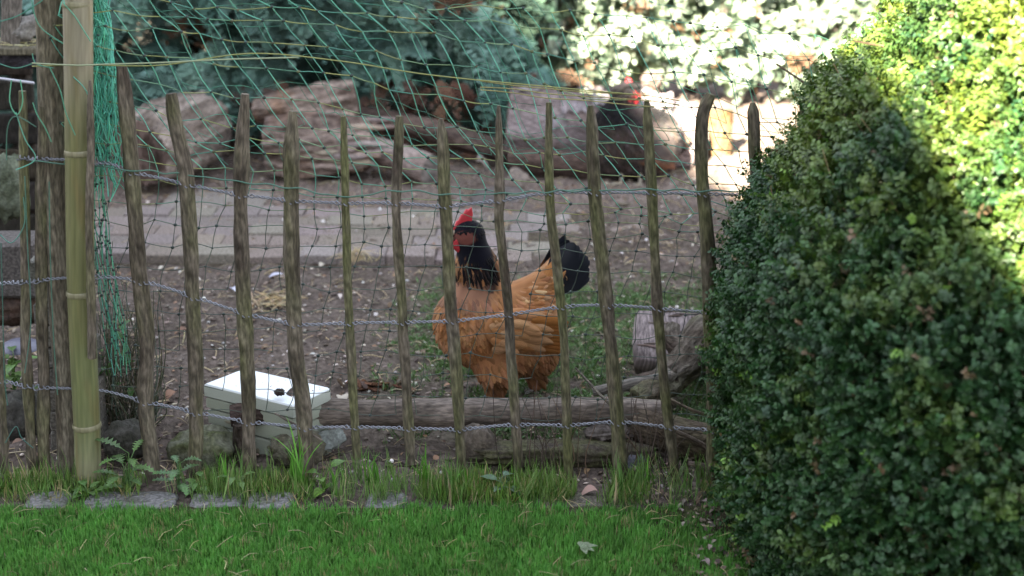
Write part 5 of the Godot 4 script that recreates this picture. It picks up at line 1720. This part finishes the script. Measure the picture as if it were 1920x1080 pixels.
	var cords := [
		[Vector3(-0.902, 1.025, -2.810), Vector3(-0.899, 0.995, -2.810), Vector3(-0.887, 0.970, -2.810), Vector3(-0.851, 0.943, -2.810)], [Vector3(-0.880, 0.900, -2.805), Vector3(-0.864, 0.856, -2.805), Vector3(-0.857, 0.811, -2.805), Vector3(-0.843, 0.767, -2.805)], [Vector3(-0.920, 0.830, -2.810), Vector3(-0.914, 0.806, -2.810), Vector3(-0.901, 0.780, -2.810), Vector3(-0.892, 0.753, -2.810)],
		[Vector3(-0.839, 0.879, -2.815), Vector3(-0.818, 0.854, -2.815), Vector3(-0.809, 0.821, -2.815), Vector3(-0.796, 0.802, -2.815)], [Vector3(-0.844, 1.020, -2.810), Vector3(-0.824, 0.995, -2.810), Vector3(-0.809, 0.967, -2.810), Vector3(-0.798, 0.947, -2.810)], [Vector3(-0.851, 0.999, -2.800), Vector3(-0.845, 1.018, -2.800), Vector3(-0.840, 1.026, -2.800), Vector3(-0.838, 1.020, -2.800)],
		[Vector3(-0.963, 0.870, -2.830), Vector3(-0.971, 0.828, -2.830), Vector3(-0.960, 0.802, -2.830), Vector3(-0.946, 0.828, -2.830), Vector3(-0.946, 0.870, -2.830)], [Vector3(-0.990, 0.712, -2.830), Vector3(-0.981, 0.776, -2.830), Vector3(-0.962, 0.799, -2.830), Vector3(-0.925, 0.778, -2.830)], [Vector3(-0.965, 0.805, -2.840), Vector3(-0.952, 0.750, -2.840), Vector3(-0.936, 0.720, -2.840), Vector3(-0.944, 0.704, -2.840), Vector3(-0.977, 0.690, -2.840)],
		[Vector3(-0.982, 0.901, -2.830), Vector3(-0.952, 0.893, -2.830), Vector3(-0.921, 0.901, -2.830)], [Vector3(-0.918, 0.921, -2.830), Vector3(-0.912, 0.901, -2.830), Vector3(-0.880, 0.893, -2.830)], [Vector3(-0.815, 0.836, -2.815), Vector3(-0.801, 0.816, -2.815), Vector3(-0.786, 0.756, -2.815)],
		[Vector3(-1.023, 0.557, -2.840), Vector3(-1.001, 0.540, -2.840), Vector3(-0.972, 0.579, -2.840), Vector3(-0.968, 0.634, -2.840)], [Vector3(-1.023, 0.540, -2.840), Vector3(-1.033, 0.421, -2.840), Vector3(-1.047, 0.259, -2.840), Vector3(-1.048, 0.187, -2.840)], [Vector3(-0.961, 0.677, -2.840), Vector3(-0.971, 0.523, -2.840), Vector3(-0.980, 0.375, -2.840), Vector3(-1.005, 0.259, -2.840)],
		[Vector3(-0.914, 0.666, -2.840), Vector3(-0.927, 0.512, -2.840), Vector3(-0.937, 0.352, -2.840), Vector3(-0.942, 0.211, -2.840)], [Vector3(-1.062, 0.102, -2.840), Vector3(-1.036, 0.139, -2.840), Vector3(-1.027, 0.114, -2.840), Vector3(-1.005, 0.090, -2.840)], [Vector3(-0.973, 0.982, -2.830), Vector3(-0.935, 0.994, -2.830), Vector3(-0.888, 1.022, -2.830)],
	]
	for q in cords:
		tube(g, path(q, 16), [0.0011], {"sides": 5, "col": vary(rgb(0.07, 0.25, 0.17) if q[0].y > 0.75 else rgb(0.05, 0.13, 0.10), 0.3)})
	part("cords", g, M.net, t)
# ------------------------------------------------------------------ lawn, weeds and litter
func tuft_mesh(n: int, spread: float, height: float, width: float, sd: int) -> ArrayMesh:
	var g := Geo.new()
	var r := RandomNumberGenerator.new()
	r.seed = sd
	for k in n:
		var a := r.randf_range(0, TAU)
		var lean := r.randf_range(0.15, 1.1)
		var d := Vector3(cos(a) * lean, 1.0, sin(a) * lean).normalized()
		var o := Vector3(r.randf_range(-1, 1), 0, r.randf_range(-1, 1)) * spread
		var dim := r.randf_range(0.7, 1.1)
		blade(g, height * r.randf_range(0.55, 1.1), width * r.randf_range(0.7, 1.2), [0.7, 1.0, 0.8, 0.05], r.randf_range(0.3, 1.5), 0.2, Color(dim, dim, dim), Color(dim * 1.15, dim * 1.1, dim), Transform3D(basis_of(d, Vector3(cos(a), 0.01, sin(a))), o), 3)
	return g.mesh()

func build_lawn_plants() -> void:
	var where := []
	var tints := []
	var m := tuft_mesh(8, 0.008, 0.03, 0.0021, 1)
	while where.size() < 20000:
		var x := rnd(-1.25, 1.0)
		var z := rnd(-2.745, -2.05)
		var bare := bare_patch(x, z)
		if rng.randf() < bare * 0.93:
			continue
		if z < -2.722 + 0.03 * noise.get_noise_2d(x * 70.0, 3.0) and rng.randf() < (0.75 if x < -0.45 else 0.4):
			continue
		var n := noise.get_noise_2d(x * 55.0, z * 55.0)
		var c := rgb(0.098, 0.285, 0.054).lerp(rgb(0.066, 0.19, 0.036), clampf(0.4 + n * 1.6, 0, 1))
		c = c.lerp(rgb(0.13, 0.24, 0.06), rnd(0, 0.45))
		if rng.randf() < 0.06:
			c = rgb(0.26, 0.24, 0.12)
		where.append(Transform3D(Basis(Vector3.UP, rnd(0, TAU)) * Basis.from_scale(Vector3(1, rnd(0.7, 1.2) * lerpf(1.0, 0.65, bare), 1)), Vector3(x, 0.0, z)))
		tints.append(vary(c, 0.22))
	many("lawn_grass", m, M.grass, where, tints)
	where = []
	tints = []
	var cg := Geo.new()
	tube(cg, path([Vector3(-0.02, 0, 0), Vector3(0, 0.005, 0.003), Vector3(0.02, 0.001, 0)], 4), [0.0007], {"sides": 3, "cap": false, "col": Color.WHITE})
	for k in 450:
		where.append(Transform3D(Basis.from_euler(Vector3(rnd(-0.4, 0.4), rnd(0, TAU), rnd(-0.4, 0.4))) * Basis.from_scale(Vector3.ONE * rnd(0.5, 1.2)), Vector3(rnd(-1.2, 0.6), rnd(0.008, 0.024), rnd(-2.84, -2.1))))
		tints.append(vary(rgb(0.30, 0.26, 0.15), 0.3))
	many("dry_thatch", cg.mesh(), M.dry, where, tints)
	# rougher grass at the foot of the fence
	where = []
	tints = []
	m = tuft_mesh(6, 0.018, 0.062, 0.0026, 2)
	while where.size() < 1500:
		var x := rnd(-1.2, 0.42)
		var z := -2.79 + rnd(-0.035, 0.05) - absf(rng.randfn(0, 0.035))
		var dens := 0.45 + noise.get_noise_2d(x * 60.0, 11.0) * 2.2 - smoothstep(-0.05, 0.15, x) * 0.35
		if rng.randf() > dens:
			continue
		if x < -0.44 and z > -2.805 and rng.randf() < 0.6:
			continue
		var c := rgb(0.075, 0.17, 0.028).lerp(rgb(0.13, 0.19, 0.05), rnd(0, 1))
		if rng.randf() < 0.10:
			c = rgb(0.28, 0.23, 0.12)
		where.append(Transform3D(Basis(Vector3.UP, rnd(0, TAU)) * Basis(Vector3.RIGHT, rnd(-0.5, 0.5)) * Basis.from_scale(Vector3.ONE * rnd(0.3, 1.0)), Vector3(x, 0.0, z)))
		tints.append(vary(c, 0.25))
	many("rough_grass", m, M.grass, where, tints)
	where = []
	tints = []
	m = tuft_mesh(4, 0.014, 0.105, 0.0022, 4)
	while where.size() < 330:
		var x := rnd(-1.2, 0.5)
		var z := -2.80 + rnd(-0.06, 0.055)
		if rng.randf() > 0.45 + noise.get_noise_2d(x * 45.0, 81.0) * 1.8:
			continue
		var c := rgb(0.10, 0.21, 0.05).lerp(rgb(0.15, 0.22, 0.08), rnd(0, 1))
		if rng.randf() < 0.08:
			c = rgb(0.32, 0.27, 0.17)
		where.append(Transform3D(Basis(Vector3.UP, rnd(0, TAU)) * Basis(Vector3.RIGHT, rnd(-0.4, 0.4)) * Basis.from_scale(Vector3.ONE * rnd(0.4, 1.0)), Vector3(x, 0.0, z)))
		tints.append(vary(c, 0.25))
	many("wispy_grass", m, M.grass, where, tints)
	var tufts := [[-0.449, -2.830, 0.15, 15, "tallest bright green grass tuft, against the fourth tall pale"], [-0.295, -2.830, 0.10, 14, "spreading grass tuft left of the middle pales"], [-0.182, -2.830, 0.11, 16, "grass tuft with drooping blades below the middle of the fence"], [-0.364, -2.800, 0.08, 12, "low yellowish grass tuft before the kerb gap"], [-0.602, -2.830, 0.09, 12, "grass tuft at the foot of the third tall pale"], [0.290, -2.830, 0.07, 12, "sparse grass tuft between the last two tall pales"], [-0.114, -2.800, 0.08, 12, "grass tuft leaning over the lawn edge by the broad leaved weed"]]
	for k in tufts.size():
		var q: Array = tufts[k]
		var g := Geo.new()
		for s in int(q[3]):
			var a := rnd(0, TAU)
			var d := Vector3(cos(a) * rnd(0.1, 0.6), 1, sin(a) * rnd(0.1, 0.6)).normalized()
			var c := vary(rgb(0.085, 0.21, 0.03), 0.25)
			blade(g, float(q[2]) * rnd(0.5, 1.15), 0.0055, [0.8, 1.0, 0.8, 0.5, 0.05], rnd(0.3, 1.6), 0.25, c * 0.9, c * 1.15, Transform3D(basis_of(d, Vector3(cos(a), 0.01, sin(a))), rdir() * Vector3(0.014, 0, 0.014)), 7)
		var o := part("grass_tuft", g, M.grass)
		tag(o, q[4], "grass", "grass tufts at the fence foot")
		o.position = Vector3(q[0], 0.0, q[1])
	leafy("thistle", "tall jagged leaved thistle beside the foot of the bamboo pole", Vector3(-0.80, 0, -2.80), 13, 0.055, 0.032, 0.095, rgb(0.10, 0.20, 0.055), "weed", true)
	leafy("young_thistle", "smaller pale jagged weed right of the thistle by the fifth pale", Vector3(-0.70, 0, -2.815), 9, 0.042, 0.028, 0.065, rgb(0.10, 0.2, 0.07), "weed", true)
	leafy("low_weed", "low leafy weed before the bamboo pole next to the kerb stones", Vector3(-0.885, 0, -2.79), 8, 0.03, 0.017, 0.025, rgb(0.11, 0.21, 0.06), "weed")
	leafy("round_leaved_weed", "round leaved green weed at the foot of the second tall pale", Vector3(-0.655, 0, -2.80), 8, 0.026, 0.018, 0.035, rgb(0.10, 0.21, 0.05), "weed")
	leafy("pale_leaved_weed", "upright pale leaved weed just left of the third tall pale", Vector3(-0.575, 0, -2.80), 7, 0.034, 0.014, 0.05, rgb(0.13, 0.23, 0.06), "weed")
	leafy("broad_leaved_weed", "bluish broad leaved weed growing low at the middle right of the fence", Vector3(-0.02, 0, -2.80), 6, 0.036, 0.022, 0.04, rgb(0.12, 0.21, 0.12), "weed")
	leafy("heart_leaved_weed", "tiny bright weed behind the tallest grass tuft", Vector3(-0.395, 0, -2.815), 6, 0.032, 0.026, 0.05, rgb(0.13, 0.26, 0.04), "weed")
	# twiggy bush tangled with net behind the fifth pale
	var t := thing("twiggy_bush", "tangled leafless twiggy bush right of the bamboo pole behind the pales", "bush", Vector3(-0.896, 0.000, -3.152))
	var g := Geo.new()
	for k in 150:
		var b := Vector3(rnd(-0.055, 0.06), 0, rnd(-0.06, 0.05))
		var top := b + Vector3(rnd(-0.05, 0.06), rnd(0.12, 0.46) * rnd(0.5, 1.0), rnd(-0.05, 0.05))
		var mid := b.lerp(top, 0.5) + rdir() * 0.03
		tube(g, path([b, mid, top], 8), [0.0017, 0.0006], {"sides": 4, "cap": false, "col": vary(rgb(0.10, 0.085, 0.06).lerp(rgb(0.06, 0.09, 0.06), rnd(0, 1)), 0.35)})
		for s in 3:
			var f := b.lerp(top, rnd(0.3, 0.95))
			tube(g, PackedVector3Array([f, f + rdir() * rnd(0.02, 0.06)]), [0.0009, 0.0004], {"sides": 3, "cap": false, "col": vary(rgb(0.11, 0.095, 0.075), 0.4)})
	struct(part("twigs", g, M.dry, t), "stuff")
	for k in 22:
		g = Geo.new()
		var c := vary(rgb(0.07, 0.17, 0.035), 0.3)
		blade(g, rnd(0.02, 0.035), 0.016, [0.2, 0.9, 1.0, 0.5, 0.05], 0.6, 0.2, c, c, Transform3D(basis_of(rdir() + Vector3(0, 0.3, 0.8), Vector3.UP), Vector3(rnd(-0.04, 0.06), rnd(0.03, 0.28), rnd(-0.02, 0.05))), 5)
		part("leaf", g, M.leaf, t)
	# dry stems among the right hand pales
	t = thing("dry_stems", "thin dark dry stems standing among the pales in front of the mossy beam", "plant", Vector3(0.12, 0, -2.90))
	g = Geo.new()
	for k in 46:
		var b := Vector3(rnd(-0.14, 0.24), 0, rnd(-0.03, 0.03))
		tube(g, path([b, b + Vector3(rnd(-0.02, 0.02), 0.06, 0), b + Vector3(rnd(-0.05, 0.05), rnd(0.09, 0.22), rnd(-0.02, 0.02))], 6), [0.0015, 0.0006], {"sides": 4, "cap": false, "col": vary(rgb(0.09, 0.07, 0.055), 0.4)})
	struct(part("stems", g, M.dry, t), "stuff")
	# a grey green leaf lying on the lawn
	t = thing("fallen_leaf", "pale grey green lobed leaf lying on the lawn at the lower right", "leaf", Vector3(0.134, 0.030, -2.519), 0.2)
	g = Geo.new()
	for a: float in [-1.5, -0.75, 0.0, 0.8, 1.55]:
		blade(g, 0.026 if a != 0.0 else 0.032, 0.014, [0.5, 0.9, 1.0, 0.7, 0.1], 0.5, 0.25, rgb(0.19, 0.26, 0.14), rgb(0.22, 0.28, 0.16), Transform3D(Basis(Vector3.UP, a + 1.57) * Basis(Vector3.RIGHT, -0.25), Vector3.ZERO), 6)
	part("leaf_blade", g, M.leaf, t)

func build_litter() -> void:
	# wood chips, straw and leaf crumbs on the run's soil
	var kinds := []
	var g := Geo.new()
	lump(g, Vector3(0.016, 0.004, 0.008), 2.4, 0.35, 14.0, 6, 2.0, Color.WHITE)
	kinds.append(g.mesh())
	g = Geo.new()
	tube(g, path([Vector3(-0.022, 0, 0), Vector3(0, 0.004, 0.003), Vector3(0.022, 0, 0)], 4), [0.0011, 0.0013, 0.0008], {"sides": 4, "col": Color.WHITE})
	kinds.append(g.mesh())
	g = Geo.new()
	blade(g, 0.02, 0.011, [0.2, 0.9, 1.0, 0.6, 0.05], 1.2, 0.3, Color.WHITE, Color.WHITE, Transform3D(), 4)
	kinds.append(g.mesh())
	g = Geo.new()
	lump(g, Vector3(0.009, 0.006, 0.008), 2.2, 0.35, 14.0, 6, 7.0, Color.WHITE)
	kinds.append(g.mesh())
	var names := ["wood_chips", "straw_bits", "leaf_crumbs", "pebbles"]
	var counts := [6000, 5200, 5200, 3600]
	for k in 4:
		var where := []
		var tints := []
		while where.size() < counts[k]:
			var x := rnd(-1.9, 1.9)
			var z := -2.86 - pow(rnd(0, 1), 1.1) * 3.4
			if absf(x) > 0.12 - z * 0.37:
				continue
			if z < -4.35 and z > -4.98 and x < 0.1 and rng.randf() < (0.9 if x < -0.7 else 0.66):
				continue
			var y := maxf(earth(x, z), 0.03 if z < -4.38 and z > -4.95 and x < 0.0 else -1.0)
			var c: Color
			var r := rng.randf()
			if k == 0:
				c = rgb(0.19, 0.155, 0.13) if r < 0.45 else (rgb(0.085, 0.068, 0.058) if r < 0.85 else rgb(0.36, 0.31, 0.26))
			elif k == 1:
				c = rgb(0.34, 0.28, 0.18) if r < 0.5 else rgb(0.20, 0.165, 0.12)
			elif k == 2:
				c = rgb(0.13, 0.09, 0.065) if r < 0.55 else (rgb(0.22, 0.14, 0.09) if r < 0.8 else rgb(0.42, 0.39, 0.35))
			else:
				c = rgb(0.16, 0.13, 0.115) if r < 0.7 else (rgb(0.27, 0.25, 0.23) if r < 0.93 else rgb(0.6, 0.58, 0.56))
			var b := Basis.from_euler(Vector3(rnd(-0.35, 0.35), rnd(0, TAU), rnd(-0.35, 0.35)))
			where.append(Transform3D(b * Basis.from_scale(Vector3.ONE * rnd(0.45, 1.25)), Vector3(x, y + 0.002, z)))
			tints.append(vary(c, 0.25))
		many(names[k], kinds[k], M.dry, where, tints)
	# clippings and moss about the buff hen
	var where := []
	var tints := []
	var m := tuft_mesh(4, 0.009, 0.018, 0.003, 9)
	var tries := 0
	while where.size() < 15000 and tries < 120000:
		tries += 1
		var x := rnd(-0.6, 1.3)
		var z := rnd(-4.4, -3.02)
		if rng.randf() > green(x, z) * 1.1 - 0.1:
			continue
		var b := Basis.from_euler(Vector3(rnd(-0.9, 0.9), rnd(0, TAU), rnd(-0.9, 0.9)))
		where.append(Transform3D(b * Basis.from_scale(Vector3.ONE * rnd(0.5, 1.2)), Vector3(x, earth(x, z) + 0.001, z)))
		tints.append(vary(rgb(0.125, 0.195, 0.085).lerp(rgb(0.075, 0.14, 0.05), rnd(0, 1)), 0.35))
	many("moss_and_clippings", m, M.grass, where, tints)
	# leaf litter under the hedge's edge
	where = []
	tints = []
	for k in 1100:
		var z := rnd(-2.95, -2.2)
		var x := 0.5 + rnd(-0.16, 0.12) + (0.0 if z > -2.75 else -0.08)
		where.append(Transform3D(Basis.from_euler(Vector3(rnd(-0.6, 0.6), rnd(0, TAU), rnd(-0.6, 0.6))) * Basis.from_scale(Vector3.ONE * rnd(0.35, 1.0)), Vector3(x, 0.01 + rnd(0, 0.012), z)))
		tints.append(vary([rgb(0.11, 0.085, 0.065), rgb(0.15, 0.115, 0.09), rgb(0.07, 0.055, 0.045), rgb(0.2, 0.17, 0.15)][k % 4], 0.3))
	many("leaf_litter", kinds[2], M.dry, where, tints)
	# straw clump, reddish litter, feathers
	var t := thing("straw_clump", "small clump of yellow straw on the soil left of the buff hen", "straw", Vector3(-0.684, 0.000, -4.007))
	g = Geo.new()
	for k in 90:
		var q := Vector3(rng.randfn(0, 0.028), 0.005 + absf(rng.randfn(0, 0.012)), rng.randfn(0, 0.03))
		var d := Vector3(rnd(-1, 1), rnd(-0.25, 0.35), rnd(-1, 1)) * 0.035
		tube(g, path([q - d, q + Vector3(0, 0.006, 0), q + d], 4), [0.0013], {"sides": 4, "cap": false, "col": vary(rgb(0.33, 0.27, 0.17), 0.45)})
	struct(part("straws", g, M.dry, t), "stuff")
	t = thing("straw_wisp", "wisp of pale straw sticking up at the front edge of the brick path", "straw", Vector3(-0.473, 0.020, -4.348))
	g = Geo.new()
	for k in 34:
		var q := Vector3(rng.randfn(0, 0.018), 0.004, rng.randfn(0, 0.014))
		tube(g, path([q, q + Vector3(rnd(-0.02, 0.02), rnd(0.01, 0.04), 0), q + Vector3(rnd(-0.06, 0.06), rnd(0.0, 0.06), rnd(-0.04, 0.04))], 5), [0.0014, 0.0008], {"sides": 4, "cap": false, "col": vary(rgb(0.40, 0.33, 0.2), 0.3)})
	struct(part("straws", g, M.dry, t), "stuff")
	t = thing("bark_litter", "heap of reddish brown bark scraps behind the long log left of the hen", "bark", Vector3(-0.341, 0.000, -3.378))
	for k in 26:
		g = Geo.new()
		var c := vary(rgb(0.15, 0.075, 0.045) if k % 3 else rgb(0.11, 0.08, 0.06), 0.35)
		lump(g, Vector3(rnd(0.02, 0.05), 0.006, rnd(0.008, 0.016)), 2.6, 0.3, 14.0, 6, k * 1.0, c)
		var o := part("bark_scrap", g, M.bark, t)
		o.position = Vector3(rng.randfn(0, 0.04), 0.006 + rnd(0, 0.012), rng.randfn(0, 0.018))
		o.rotation = Vector3(rnd(-0.3, 0.3), rnd(0, TAU), rnd(-0.3, 0.3))
	var plumes := [[Vector3(-0.824, 0.012, -4.124), 0.5, "lavender white feather left of the fourth pale on the soil"], [Vector3(-0.728, 0.012, -4.225), 1.9, "bluish white feather just above the straw clump"]]
	for q in plumes:
		t = thing("fallen_feather", q[2], "feather", q[0], q[1], "feathers on the soil")
		g = Geo.new()
		blade(g, 0.05, 0.022, [0.3, 0.9, 1.0, 0.9, 0.5, 0.1], 0.9, 0.35, rgb(0.50, 0.50, 0.62), rgb(0.62, 0.62, 0.72), Transform3D(Basis(Vector3.RIGHT, -0.5), Vector3.ZERO), 7)
		part("vane", g, M.feather, t)
	var big := [[Vector3(-0.259, 0.012, -3.332), "curled brown dead leaf right of the bark scraps"], [Vector3(-0.412, 0.012, -3.309), "pale dead leaf lying behind the long log near the white box"], [Vector3(-0.900, 0.012, -3.754), "crumpled brown dead leaf behind the second tall pale"], [Vector3(-0.889, 0.012, -3.805), "pale dead leaf resting on the crumpled brown one"], [Vector3(-0.817, 0.012, -3.332), "flat dark bark chip behind the second pale, low"], [Vector3(0.178, 0.012, -2.797), "pinkish dead leaf before the mossy beam"], [Vector3(0.113, 0.012, -3.681), "small brown dead leaf behind the hen's tail side"], [Vector3(-0.589, 0.012, -4.330), "pale dead leaf on the front of the brick path"], [Vector3(-0.130, 0.012, -3.332), "dark dead leaf behind the long log at the hen's feet"]]
	for q in big:
		t = thing("dead_leaf", q[1], "leaf", q[0], rnd(0, TAU), "dead leaves")
		g = Geo.new()
		var c := vary(rgb(0.16, 0.10, 0.07), 0.2)
		if q[1].begins_with("pale"):
			c = rgb(0.36, 0.32, 0.27)
		elif q[1].begins_with("pinkish"):
			c = rgb(0.3, 0.2, 0.17)
		blade(g, 0.045, 0.03, [0.15, 0.8, 1.0, 0.8, 0.4, 0.05], 1.5, 0.5, c, c * 0.9, Transform3D(Basis(Vector3.RIGHT, -0.4), Vector3.ZERO), 7)
		part("leaf_blade", g, M.dry, t)
